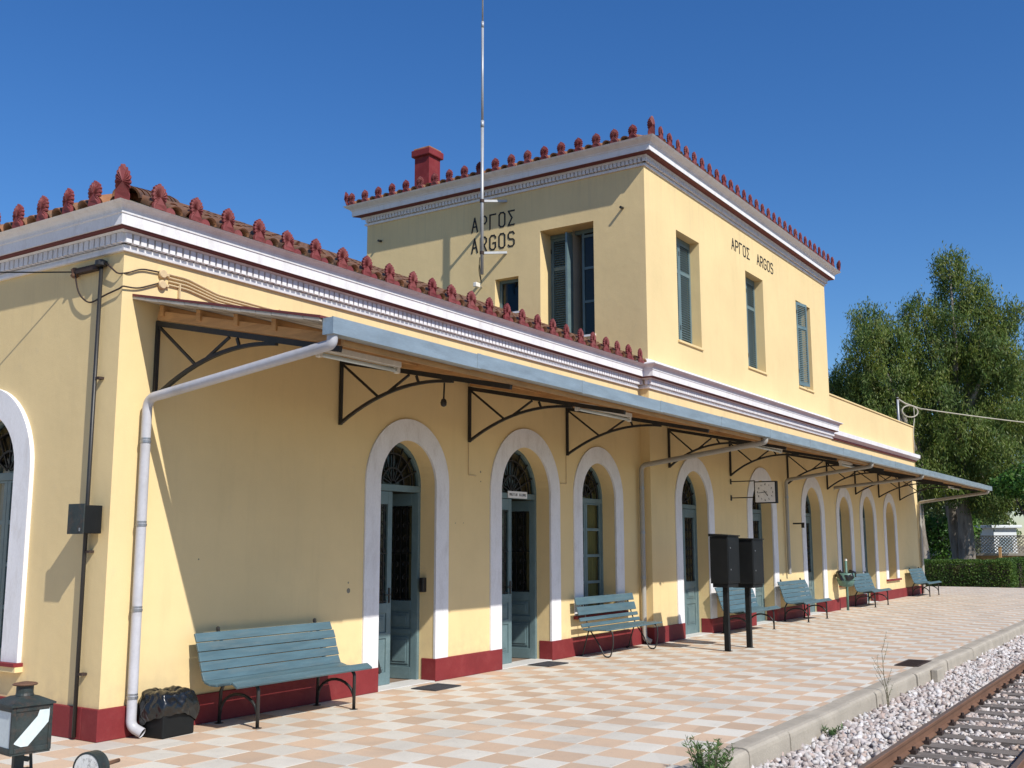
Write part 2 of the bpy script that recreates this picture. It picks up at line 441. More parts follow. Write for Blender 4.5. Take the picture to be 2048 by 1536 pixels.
M['glass'] = glass_mat("window_glass")
M['clockface'] = basic("clock_face", (0.88, 0.87, 0.85), 0.5, 0.05, 5, 40)
M['paper'] = basic("white_sign", (0.78, 0.78, 0.76), 0.6, 0.05, 5, 40)
M['sand'] = basic("dry_earth", (0.26, 0.21, 0.14), 0.95, 0.3, 0.6, 12, 0.5, dirt=(0.10, 0.13, 0.05), dirt_amt=0.8, dirt_scale=0.5, bdist=0.05)
M['lantern'] = basic("dark_green_lantern", (0.030, 0.040, 0.038), 0.5, 0.35, 12, 90, 0.2, dirt=(0.12, 0.06, 0.035), dirt_amt=0.6, dirt_scale=14)
M['opal'] = basic("opal_glass", (0.62, 0.70, 0.70), 0.25, 0.04, 4, 40)
M['flaked'] = basic("flaking_white_paint", (0.66, 0.67, 0.66), 0.6, 0.06, 6, 60, 0.2, dirt=(0.05, 0.035, 0.03), dirt_amt=1.0, dirt_scale=26)
M['orange'] = basic("ochre_wall", (0.62, 0.36, 0.15), 0.8, 0.12, 2, 40, 0.1)
M['lattice'] = basic("cream_lattice", (0.55, 0.50, 0.42), 0.7, 0.1, 4, 40)
M['kiosk'] = basic("white_kiosk", (0.74, 0.78, 0.80), 0.5, 0.04, 3, 40)
M['bark'] = basic("eucalyptus_bark", (0.30, 0.265, 0.225), 0.9, 0.3, 2.0, 25, 0.6, dirt=(0.10, 0.07, 0.05), dirt_amt=0.9, dirt_scale=1.6, stretch=(2, 2, 0.5), bdist=0.05)
M['bark_dark'] = basic("dark_bark", (0.09, 0.07, 0.055), 0.9, 0.3, 3, 25, 0.5, bdist=0.04)
M['euc'] = island_mat("eucalyptus_leaves", [(0.070, 0.115, 0.030), (0.105, 0.155, 0.038), (0.140, 0.185, 0.048), (0.125, 0.170, 0.055), (0.190, 0.200, 0.065), (0.085, 0.130, 0.042)], 0.5, trans=0.4)
M['euc_cool'] = island_mat("grey_eucalyptus_leaves", [(0.065, 0.110, 0.045), (0.095, 0.145, 0.062), (0.125, 0.168, 0.078), (0.150, 0.172, 0.082)], 0.5, trans=0.4)
M['broad'] = island_mat("broad_leaves", [(0.035, 0.090, 0.018), (0.060, 0.140, 0.028), (0.085, 0.175, 0.035), (0.045, 0.105, 0.022)], 0.5, trans=0.3)
M['hedgeleaf'] = island_mat("hedge_leaves", [(0.030, 0.062, 0.016), (0.058, 0.110, 0.024), (0.085, 0.150, 0.034), (0.048, 0.090, 0.022), (0.120, 0.175, 0.045)], 0.55, trans=0.3)
M['grass'] = island_mat("dry_grass", [(0.06, 0.10, 0.025), (0.10, 0.14, 0.04), (0.20, 0.17, 0.08), (0.08, 0.12, 0.03)], 0.7, trans=0.2)
M['weed'] = island_mat("weed_leaves", [(0.06, 0.12, 0.035), (0.09, 0.16, 0.05), (0.12, 0.18, 0.07)], 0.55, trans=0.25)
M['drystem'] = basic("dry_stem", (0.16, 0.14, 0.08), 0.8, 0.2, 10, 60)
M['stone'] = island_mat("ballast_stone", [(0.52, 0.48, 0.45), (0.66, 0.63, 0.61), (0.40, 0.33, 0.29), (0.60, 0.55, 0.53), (0.24, 0.18, 0.155), (0.70, 0.68, 0.67), (0.48, 0.37, 0.32), (0.58, 0.56, 0.54), (0.36, 0.33, 0.31)], 0.85, fine=60)
M['stone_rust'] = island_mat("rust_stained_stone", [(0.46, 0.36, 0.30), (0.56, 0.49, 0.44), (0.66, 0.63, 0.60), (0.38, 0.29, 0.24), (0.55, 0.51, 0.48)], 0.85, fine=60)
CELL = 0.35; OFF = (0.105, -0.02)
M['tile_light'] = tile_mat("cream_paving_tile", (0.68, 0.64, 0.555), CELL, OFF)
M['tile_peach'] = tile_mat("peach_paving_tile", (0.62, 0.455, 0.32), CELL, OFF)

# ------------------------------------------------------------------ ground, platform, track
# the ground: one sheet out to the horizon
mb = MB(); g = 700
mb.add([(-g, -g, -0.42), (g, -g, -0.42), (g, g, -0.42), (-g, g, -0.42)], [(0, 1, 2, 3)])
tag(mb.build("ground", M['sand']), kind="structure")
KERB_IN, KERB_OUT = -4.65, -4.86
PX0, PX1 = -9.0, 38.2
platform = MB().box((PX0, KERB_IN + 0.002, -0.40), (PX1, 9.0, -0.0035)).build("platform", M['slab'])
tag(platform, kind="structure")
# paving tiles: each is a slab of its own; the 300 that show largest are parts, the rest one mass
tiles = []
i0, i1 = math.floor((PX0 - OFF[0]) / CELL), math.floor((PX1 - OFF[0]) / CELL)
j0, j1 = math.floor((KERB_IN - OFF[1]) / CELL), math.floor((9.0 - OFF[1]) / CELL)
GAP = 0.003
for i in range(i0, i1 + 1):
    for j in range(j0, j1 + 1):
        x0, x1 = OFF[0] + i * CELL, OFF[0] + (i + 1) * CELL
        y0, y1 = OFF[1] + j * CELL, OFF[1] + (j + 1) * CELL
        x0, x1 = max(x0, PX0), min(x1, PX1); y0, y1 = max(y0, KERB_IN), min(y1, 9.0)
        if x1 - x0 < 0.03 or y1 - y0 < 0.03: continue
        cx, cy = (x0 + x1) / 2, (y0 + y1) / 2
        if 0.2 < cx < 31.7 and cy > 0.25: continue
        if cx > 31.7 and cy > 4: continue
        tiles.append((x0 + GAP, x1 - GAP, y0 + GAP, y1 - GAP, (i + j) % 2, cx, cy))
C = np.array([(t[5], t[6], 0) for t in tiles])
vis = in_view(C, 0.02) & ~((C[:, 0] > 0) & (C[:, 1] > 0))
full = np.array([(t[1] - t[0] > CELL - 0.02) and (t[3] - t[2] > CELL - 0.02) for t in tiles])
dist = np.linalg.norm(C - np.array(CAM_POS), axis=1)
size = np.where(vis & full, 1 / dist ** 3, 0)
near = set(np.argsort(-size)[:300].tolist())
h = CELL / 2 - GAP
tme = []
for k, key in enumerate(('tile_light', 'tile_peach')):
    m_ = MB(); c_ = 0.0012
    m_.add([(-h, -h, -0.02), (h, -h, -0.02), (h, h, -0.02), (-h, h, -0.02), (-h, -h, -c_), (h, -h, -c_), (h, h, -c_), (-h, h, -c_),
            (-h + c_, -h + c_, 0), (h - c_, -h + c_, 0), (h - c_, h - c_, 0), (-h + c_, h - c_, 0)],
           [(0, 1, 5, 4), (1, 2, 6, 5), (2, 3, 7, 6), (3, 0, 4, 7), (4, 5, 9, 8), (5, 6, 10, 9), (6, 7, 11, 10), (7, 4, 8, 11), (8, 9, 10, 11)])
    me = m_.mesh("paving_tile"); me.materials.append(M[key]); tme.append(me)
rest = [MB(), MB()]
for n, t in enumerate(tiles):
    dz = rng.normal(0, 0.0006)
    if n in near:
        o = link("paving_tile", tme[t[4]], None, platform)
        o.location = (t[5], t[6], dz)
        o.rotation_euler = (rng.normal(0, 0.0012), rng.normal(0, 0.0012), rng.normal(0, 0.002))
    else:
        rest[t[4]].box((t[0], t[2], -0.02), (t[1], t[3], dz - 0.0003))
for k, key in enumerate(('tile_light', 'tile_peach')):
    o = rest[k].build("paving_tile_field", M[key], platform); o["kind"] = "stuff"
# kerb stones, rounded nose
def kerb_mesh(L):
    prof = [(KERB_IN - 0.003, -0.40), (KERB_IN - 0.003, 0.003), (KERB_OUT + 0.06, 0.006), (KERB_OUT + 0.025, -0.002), (KERB_OUT + 0.006, -0.022), (KERB_OUT, -0.05), (KERB_OUT - 0.012, -0.40)]
    m_ = MB(); n = len(prof)
    vs_ = []
    for x in (-L / 2, -L / 2 + 0.008, L / 2 - 0.008, L / 2):
        e = 0.006 if abs(abs(x) - L / 2) < 1e-6 else 0.0
        for y, z in prof: vs_.append((x, y + (e if y < KERB_IN - 0.02 else 0), z - (e if z > -0.3 else 0)))
    fs_ = []
    for s in range(3):
        for k in range(n - 1): fs_.append((s * n + k, s * n + k + 1, (s + 1) * n + k + 1, (s + 1) * n + k))
    fs_.append(tuple(range(n - 1, -1, -1))); fs_.append(tuple(3 * n + k for k in range(n)))
    m_.add(vs_, fs_)
    me = m_.mesh("kerb_stone"); me.materials.append(M['kerb']); return me
kme = kerb_mesh(0.992)
k = 0
x = 2.76 - 12
while x < PX1 - 0.5:
    o = link("kerb_stone", kme, None, platform)
    o.location = (x + 0.5, rng.normal(0, 0.006), rng.normal(0, 0.003)); o.rotation_euler = (0, rng.normal(0, 0.003), rng.normal(0, 0.004))
    x += 1.0
# outlet block and grating that break the kerb
dg = thing("drain_grating", "dark rectangular drain grating at the platform kerb beside the track", "grating", (10.0, -4.55, 0))
fr = MB()
for a, b in (((-0.42, -0.16, 0.004), (0.42, -0.13, 0.014)), ((-0.42, 0.13, 0.004), (0.42, 0.16, 0.014)), ((-0.42, -0.13, 0.004), (-0.39, 0.13, 0.014)), ((0.39, -0.13, 0.004), (0.42, 0.13, 0.014))): fr.box(a, b)
fr.build("frame", M['clip'], dg)
for q in range(14):
    MB().box((-0.365 + q * 0.055, -0.13, 0.004), (-0.345 + q * 0.055, 0.13, 0.012)).build("grating_bar", M['clip'], dg)
MB().box((-0.39, -0.13, 0.0025), (0.39, 0.13, 0.0035)).build("pit_shade", M['black'], dg)  # flat black sheet under the bars, painted in for a shaded pit
ob = MB().box((9.55, -4.965, -0.30), (9.95, -4.875, -0.02)).build("concrete_block", M['kerb'], bevel=0.01)
tag(ob, "square grey concrete block set against the kerb below the drain grating", "block")

# track bed
bed = MB().add([(-12, -4.85, -0.275), (70, -4.85, -0.275), (70, -8.4, -0.275), (-12, -8.4, -0.275)], [(0, 1, 2, 3)]).build("track_bed", M['bed'])
tag(bed, kind="structure")
RY, RZ, GAUGE = -5.62, -0.13, 1.0
track = thing("railway_track", "rusty narrow gauge track on weathered sleepers beside the platform", "track")
for ry in (RY, RY - GAUGE - 0.05):
    c = ry - 0.025
    prof = [(-0.05, -0.125), (0.05, -0.125), (0.05, -0.115), (0.012, -0.100), (0.008, -0.045), (0.027, -0.034), (0.029, -0.006), (0.022, 0.0), (-0.022, 0.0), (-0.029, -0.006), (-0.027, -0.034), (-0.008, -0.045), (-0.012, -0.100), (-0.05, -0.115)]
    m_ = MB(); n = len(prof); xs = (-12, 65)
    vs_ = [(xx, c + py, RZ + pz) for xx in xs for py, pz in prof]
    m_.add(vs_, [(q, (q + 1) % n, n + (q + 1) % n, n + q) for q in range(n)] + [tuple(range(n - 1, -1, -1)), tuple(range(n, 2 * n))])
    ro = m_.build("rail", M['rail'], track)
    ro.data.materials.append(M['railtop'])
    ro.data.polygons[7].material_index = 1
sm = MB().box((-0.12, -0.95, -0.13), (0.12, 0.95, 0.0))
sme = sm.mesh("sleeper"); sme.materials.append(M['sleeper'])
SL = []
x = 4.13 - 0.59 * 18
while x < 60:
    SL.append(x + rng.normal(0, 0.02)); x += 0.59
cl = MB()
cl.box((-0.05, 0.052, 0.0), (0.05, 0.10, 0.035)).box((-0.05, -0.10, 0.0), (0.05, -0.052, 0.035))
cl.lathe([(0.018, 0.035), (0.018, 0.065)], (0.02, 0.078, 0), 6).lathe([(0.018, 0.035), (0.018, 0.065)], (-0.02, -0.078, 0), 6)
cme = cl.mesh("rail_fastening"); cme.materials.append(M['clip'])
for x in SL:
    if not in_view([(x, -6.1, -0.25)], 0.35)[0]: continue
    o = link("sleeper", sme, None, track); o.location = (x, -6.17 + rng.normal(0, 0.02), RZ - 0.127 + rng.normal(0, 0.004)); o.rotation_euler = (rng.normal(0, 0.006), 0, rng.normal(0, 0.012))
    if x < 30:
        for ry in (RY - 0.025, RY - GAUGE - 0.075):
            c_ = link("rail_fastening", cme, None, track); c_.location = (x, ry, RZ - 0.126)
# ballast: loose stones, one mass
def stones(P, rmin, rmax):
    n = len(P)
    base = np.array([(-1, -1, -1), (1, -1, -1), (1, 1, -1), (-1, 1, -1), (-1, -1, 1), (1, -1, 1), (1, 1, 1), (-1, 1, 1)], float) * 0.62
    V = np.repeat(base[None], n, 0) * (1 + rng.uniform(-0.62, 0.5, (n, 8, 3)))
    V *= rng.uniform(rmin, rmax, (n, 1, 1)) * rng.uniform(0.7, 1.25, (n, 1, 3))
    a = rng.uniform(0, 2 * PI, (n, 3))
    def rot(ax, an):
        c, s = np.cos(an), np.sin(an); M_ = np.zeros((n, 3, 3)); i, j = [(1, 2), (0, 2), (0, 1)][ax]
        M_[:, ax, ax] = 1; M_[:, i, i] = c; M_[:, j, j] = c; M_[:, i, j] = -s; M_[:, j, i] = s
        return M_
    RM = rot(2, a[:, 0]) @ rot(0, a[:, 1]) @ rot(1, a[:, 2])
    V = np.einsum('nij,nkj->nki', RM, V) + P[:, None, :]
    F = np.array([(0, 3, 2, 1), (4, 5, 6, 7), (0, 1, 5, 4), (1, 2, 6, 5), (2, 3, 7, 6), (3, 0, 4, 7)])
    F = (F[None] + (np.arange(n) * 8)[:, None, None]).reshape(-1, 4)
    return V.reshape(-1, 3), F
def bed_points(xa, xb, ya, yb, s):
    nx, ny = int((xb - xa) / s), int((yb - ya) / s)
    gx, gy = np.meshgrid(np.linspace(xa, xb, nx), np.linspace(ya, yb, ny))
    P = np.stack([gx.ravel(), gy.ravel(), np.zeros(gx.size)], 1)
    P[:, :2] += rng.uniform(-0.5, 0.5, (len(P), 2)) * s
    P = P[in_view(P + np.array([0, 0, -0.25]), 0.16)]
    y = P[:, 1]
    zz = np.where(y > RY + 0.05, -0.262 + 0.07 * np.clip((y + 5.5) / 0.6, 0, 1), np.where(y > RY - 1.1, -0.292, -0.275))
    zz += 0.012 * np.sin(P[:, 0] * 2.1) * np.cos(P[:, 1] * 3.0) + rng.normal(0, 0.011, len(P))
    P[:, 2] = zz
    keep = np.ones(len(P), bool)
    for c in (RY - 0.025, RY - GAUGE - 0.075): keep &= np.abs(y - c) > 0.068
    d = np.min(np.abs(P[:, 0][:, None] - np.array(SL)[None]), axis=1)
    onsl = (d < 0.135) & (y < -5.24) & (y > -7.1)
    inside = onsl & ((y < RY) & (y > RY - 1.0))
    outer = onsl & ~inside
    keep &= ~(inside & (rng.random(len(P)) > 0.03)) & ~(outer & (rng.random(len(P)) > 0.45))
    return P[keep]
parts = [(bed_points(1.0, 13.0, -8.0, -4.87, 0.044), 0.020, 0.046), (bed_points(13.0, 24.0, -8.0, -4.87, 0.056), 0.026, 0.052), (bed_points(24.0, 60.0, -8.0, -4.87, 0.10), 0.05, 0.08)]
for key, sel in (('stone', lambda y: (y > RY - 0.03) | (y < RY - 1.1)), ('stone_rust', lambda y: (y <= RY - 0.03) & (y >= RY - 1.1))):
    VV, FF, b = [], [], 0
    for P, r0, r1 in parts:
        P = P[sel(P[:, 1])]
        V, F = stones(P, r0, r1); VV.append(V); FF.append(F + b); b += len(V)
    o = link("ballast_gravel", mesh_np("ballast_gravel", np.concatenate(VV), np.concatenate(FF)), M[key])
    tag(o, "white crushed stone ballast heaped between kerb and near rail" if key == 'stone' else "rust stained crushed stone ballast between the two rails", "ballast", kind="stuff")

# ------------------------------------------------------------------ station building
YT, XT, XT2, XE, DEPTH = -0.18, 10.66, 21.5, 31.8, 6.45
bld = thing("station_building", "cream railway station with oxblood plinth, white cornices and two-storey middle block", "station building")
SPR = 2.42
ZW = 4.39          # underside of the lower cornice
NSEG = 20

def arch_pts(c, r, zs, n=NSEG):
    return [(c - r * math.cos(PI * k / n), zs + r * math.sin(PI * k / n)) for k in range(n + 1)]

def wall_face(P, u0, u1, z0, z1, ops, depth, name, mat, parent=None):
    """plane wall with openings; P(u, v, d) -> point, d inwards. ops: dicts c, r, zb, kind arch|rect (r = half width), zt"""
    m_ = MB()
    quad = lambda a, b, c, d: m_.add([a, b, c, d], [(0, 1, 2, 3)])
    cur = u0
    for o in sorted(ops, key=lambda q: q['c']):
        c, r, zb = o['c'], o['r'], o['zb']
        quad(P(cur, z0, 0), P(c - r, z0, 0), P(c - r, z1, 0), P(cur, z1, 0))
        if zb > z0: quad(P(c - r, z0, 0), P(c + r, z0, 0), P(c + r, zb, 0), P(c - r, zb, 0))
        top = arch_pts(c, r, o['zs']) if o['kind'] == 'arch' else [(c - r, o['zt']), (c + r, o['zt'])]
        for (a, za), (b, zb_) in zip(top[:-1], top[1:]):
            quad(P(a, za, 0), P(b, zb_, 0), P(b, z1, 0), P(a, z1, 0))
        out = [(c - r, zb)] + top + [(c + r, zb)]
        for (a, za), (b, zb_) in zip(out[:-1], out[1:]):
            quad(P(a, za, 0), P(b, zb_, 0), P(b, zb_, depth), P(a, za, depth))
        quad(P(c + r, zb, 0), P(c - r, zb, 0), P(c - r, zb, depth), P(c + r, zb, depth))
        cur = c + r
    quad(P(cur, z0, 0), P(u1, z0, 0), P(u1, z1, 0), P(cur, z1, 0))
    return m_.build(name, mat, parent)

front = lambda y: (lambda u, v, d: (u, y + d, v))
sideL = lambda x: (lambda u, v, d: (x + d, u, v))

def A(c, r_in, r_out, zb, door): return dict(c=c, r=r_in, ro=r_out, zb=zb, zs=SPR, kind='arch', door=door)
OPS_L = [A(4.225, 0.55, 0.81, 0.0, True), A(6.92, 0.665, 0.93, 0.0, True), A(9.10, 0.57, 0.83, 0.60, False)]
OPS_T = [A(12.53, 0.63, 0.89, 0.0, True), A(16.12, 0.63, 0.90, 0.0, True), A(19.66, 0.63, 0.90, 0.0, True)]
OPS_R = [A(22.98, 0.53, 0.79, 0.60, False), A(25.36, 0.62, 0.88, 0.0, True), A(27.90, 0.54, 0.80, 0.60, False)]
OPS_S = [A(2.05, 0.585, 0.845, 0.60, False), A(4.55, 0.585, 0.845, 0.60, False)]
WD = 0.42
wall_face(front(0), 0.0, XT, 0.0, 4.80, OPS_L, WD, "wall", M['wall'], bld)
def W(c, w, zb, zt): return dict(c=c, r=w / 2, zb=zb, zt=zt, kind='rect')
TW = [W(12.55, 1.10, 5.49, 7.64), W(16.18, 1.10, 5.49, 7.64), W(19.60, 1.12, 5.49, 7.64)]
wall_face(front(YT), XT, XT2, 0.0, 4.60, OPS_T, WD, "wall", M['wall'], bld)
wall_face(front(YT), XT, XT2, 4.60, 8.80, TW, 0.28, "upper_wall", M['wall'], bld)
wall_face(front(0), XT2, XE, 0.0, 5.64, OPS_R, WD, "wall", M['wall'], bld)
wall_face(sideL(0), 0.0, DEPTH, 0.0, 4.80, OPS_S, WD, "wall", M['wall'], bld)
SW = [W(1.465, 1.17, 5.50, 7.645), W(2.825, 0.55, 6.13, 6.83)]
wall_face(sideL(XT), YT, DEPTH, 4.3, 8.80, SW, 0.46, "upper_wall", M['wall'], bld)
m_ = MB()   # returns of the projecting block, far and back walls
m_.add([(XT, YT, 0), (XT, 0, 0), (XT, 0, 4.3), (XT, YT, 4.3)], [(0, 1, 2, 3)])
m_.add([(XT2, YT, 0), (XT2, DEPTH, 0), (XT2, DEPTH, 8.8), (XT2, YT, 8.8)], [(0, 1, 2, 3)])
m_.add([(XE, 0, 0), (XE, DEPTH, 0), (XE, DEPTH, 5.64), (XE, 0, 5.64)], [(0, 1, 2, 3)])
m_.add([(0, DEPTH, 0), (XE, DEPTH, 0), (XE, DEPTH, 4.8), (0, DEPTH, 4.8)], [(0, 1, 2, 3)])
m_.add([(XT, DEPTH, 4.8), (XT2, DEPTH, 4.8), (XT2, DEPTH, 8.8), (XT, DEPTH, 8.8)], [(0, 1, 2, 3)])
m_.add([(XT2, DEPTH, 4.8), (XE, DEPTH, 4.8), (XE, DEPTH, 5.64), (XT2, DEPTH, 5.64)], [(0, 1, 2, 3)])
m_.build("return_wall", M['wall'], bld)
# parapet coping of the far wing, its flat roof
MB().box((XT2 + 0.002, -0.03, 5.642), (XE + 0.03, 0.28, 5.68)).build("parapet_coping", M['wall'], bld)
MB().box((XT2 + 0.002, 0.05, 4.9), (XE - 0.05, DEPTH - 0.05, 5.0)).build("flat_roof", M['board'], bld)
# rooms behind the doors and windows
m_ = MB()
for xa, xb, ya in ((0.45, XT - 0.05, 0.43), (XT + 0.05, XT2 - 0.05, 0.26), (XT2 + 0.05, XE - 0.1, 0.43)):
    yb = DEPTH - 0.3
    m_.add([(xa, yb, 0.02), (xb, yb, 0.02), (xb, yb, 4.1), (xa, yb, 4.1)], [(0, 1, 2, 3)])
    m_.add([(xa, ya, 4.1), (xb, ya, 4.1), (xb, yb, 4.1), (xa, yb, 4.1)], [(0, 1, 2, 3)])
    for xx in (xb,): m_.add([(xx, ya, 0.02), (xx, yb, 0.02), (xx, yb, 4.1), (xx, ya, 4.1)], [(0, 1, 2, 3)])
m_.add([(5.55, 0.43, 0.02), (5.55, DEPTH - 0.3, 0.02), (5.55, DEPTH - 0.3, 4.1), (5.55, 0.43, 4.1)], [(0, 1, 2, 3)])
m_.add([(8.1, 0.43, 0.02), (8.1, DEPTH - 0.3, 0.02), (8.1, DEPTH - 0.3, 4.1), (8.1, 0.43, 4.1)], [(0, 1, 2, 3)])
m_.add([(XT + 0.3, 1.5, 4.9), (XT2 - 0.3, 1.5, 4.9), (XT2 - 0.3, 1.5, 8.6), (XT + 0.3, 1.5, 8.6)], [(0, 1, 2, 3)])
m_.add([(XT + 2.2, 0.1, 4.9), (XT + 2.2, DEPTH - .1, 4.9), (XT + 2.2, DEPTH - .1, 8.6), (XT + 2.2, 0.1, 8.6)], [(0, 1, 2, 3)])
m_.build("inner_wall", M['interior'], bld)
m_ = MB()
for xa, xb, ya in ((0.05, XT - 0.02, 0.02), (XT + 0.02, XT2 - 0.02, YT + 0.02), (XT2 + 0.02, XE - 0.05, 0.02)):
    m_.add([(xa, ya, 0.006), (xb, ya, 0.006), (xb, DEPTH - 0.2, 0.006), (xa, DEPTH - 0.2, 0.006)], [(0, 1, 2, 3)])
m_.build("inner_floor", M['intfloor'], bld)

# plinth: one block per pier
ZP = 0.275
def plinth(P, u0, u1, ops, endl=0.03, endr=0.03):
    cuts = sorted([(o['c'] - o['r'], o['c'] + o['r']) for o in ops if o['door']])
    edges = [u0 - endl]
    for a, b in cuts: edges += [a + 0.008, b - 0.008]
    edges.append(u1 + endr)
    for a, b in zip(edges[0::2], edges[1::2]):
        p, q = P(a, 0, -0.03), P(b, ZP, 0.20)
        lo = [min(s, t) for s, t in zip(p, q)]; hi = [max(s, t) for s, t in zip(p, q)]
        MB().box((lo[0], lo[1], 0.001), (hi[0], hi[1], ZP)).build("plinth_block", M['plinth'], bld, bevel=0.006)
plinth(front(0), 0.0, XT - 0.03, OPS_L, 0.03, 0.0)
plinth(front(YT), XT, XT2, OPS_T)
plinth(front(0), XT2 + 0.031, XE, OPS_R, 0.0, 0.03)
plinth(sideL(0), 0.2015, DEPTH, OPS_S, 0.0, 0.0)

# white arched surrounds
def surround(P, o, proud, name="arch_surround"):
    m_ = MB(); c, ri, ro = o['c'], o['r'] - 0.006, o['ro']
    zb = ZP if o['door'] else o['zb']
    inn = [(c - ri, zb)] + arch_pts(c, ri, o['zs'], 28) + [(c + ri, zb)]
    outr = [(c - ro, zb)] + arch_pts(c, ro, o['zs'], 28) + [(c + ro, zb)]
    n = len(inn); vs_ = []
    for u, v in inn: vs_ += [P(u, v, 0.012), P(u, v, -proud)]
    for u, v in outr: vs_ += [P(u, v, -proud), P(u, v, 0.004)]
    fs_ = []
    for k in range(n - 1):
        a, b = 2 * k, 2 * k + 2; c2, d2 = 2 * n + 2 * k, 2 * n + 2 * k + 2
        fs_ += [(a, a + 1, b + 1, b), (a + 1, c2, d2, b + 1), (c2, c2 + 1, d2 + 1, d2)]
    for k in (0, n - 1): fs_.append((2 * k, 2 * k + 1, 2 * n + 2 * k, 2 * n + 2 * k + 1))
    m_.add(vs_, fs_)
    # pull inner edge 3 mm into the opening so that it covers the reveal's corner
    return m_.build(name, M['white'], bld)
for o in OPS_L + OPS_R: surround(front(0), o, 0.02)
for o in OPS_T: surround(front(YT), o, 0.02)
for o in OPS_S: surround(sideL(0), o, 0.045)

# window sills
for P, o in [(front(0), OPS_L[2]), (front(0), OPS_R[0]), (front(0), OPS_R[2])]:
    MB().box((o['c'] - o['ro'] - 0.02, -0.075, o['zb'] - 0.055), (o['c'] + o['ro'] + 0.02, 0.05, o['zb'] - 0.002)).build("window_sill", M['plinth'], bld, bevel=0.006)
for o in OPS_S:
    MB().box((-0.095, o['c'] - o['ro'] - 0.03, o['zb'] - 0.035), (0.05, o['c'] + o['ro'] + 0.03, o['zb'] - 0.002)).build("window_sill", M['plinth'], bld)
    MB().box((-0.080, o['c'] - o['ro'] - 0.03, o['zb'] - 0.085), (0.05, o['c'] + o['ro'] + 0.03, o['zb'] - 0.037)).build("window_sill", M['wall'], bld)

# ---- joinery
def fanlight(P, c, r, zt, dd, part, nb=7, seed=0):
    """arched light above the transom: frame ring, radial bars, inner half-ring, pane"""
    m_ = MB(); n = 24
    ring = lambda r_, d: [P(c - r_ * math.cos(PI * k / n), zt + r_ * math.sin(PI * k / n), d) for k in range(n + 1)]
    def band(ra, rb, d0, d1):
        a0, b0, a1, b1 = ring(ra, d0), ring(rb, d0), ring(ra, d1), ring(rb, d1)
        vs_ = a0 + b0 + a1 + b1; N_ = n + 1; fs_ = []
        for k in range(n): fs_ += [(k, k + 1, N_ + k + 1, N_ + k), (k, k + 1, 2 * N_ + k + 1, 2 * N_ + k), (N_ + k, N_ + k + 1, 3 * N_ + k + 1, 3 * N_ + k)]
        return vs_, fs_
    m_.add(*band(r - 0.05, r - 0.001, dd, dd + 0.06))
    m_.build("fanlight_frame", M['teal'], part)
    g_ = MB()
    g_.add(*band(r * 0.36, r * 0.36 + 0.022, dd + 0.005, dd + 0.03)); g_.add(*band(r * 0.70, r * 0.70 + 0.016, dd + 0.005, dd + 0.03))
    g_.build("fanlight_ring", M['grille'], part)
    for k in range(1, nb + 1):
        an = PI * k / (nb + 1)
        rb = MB()
        p = Vector(P(c - 0.05 * math.cos(an), zt + 0.05 * math.sin(an), dd + 0.018)); q = Vector(P(c - (r - 0.045) * math.cos(an), zt + (r - 0.045) * math.sin(an), dd + 0.018))
        rb.bar(p, q, 0.016, 0.02, up=(Vector(P(0, 0, 1)) - Vector(P(0, 0, 0))))
        rb.build("glazing_bar", M['grille'], part)
    gl = MB(); pts = ring(r - 0.04, dd + 0.04)
    gl.add(pts, [tuple(range(len(pts)))])
    gl.build("fanlight_pane", M['glass'], part)

def scroll(c, z, r, turns, s, n=16):
    return [(c + s * r * (1 - 0.8 * k / n) * math.cos(2 * PI * turns * k / n), z + r * (1 - 0.8 * k / n) * math.sin(2 * PI * turns * k / n)) for k in range(n + 1)]

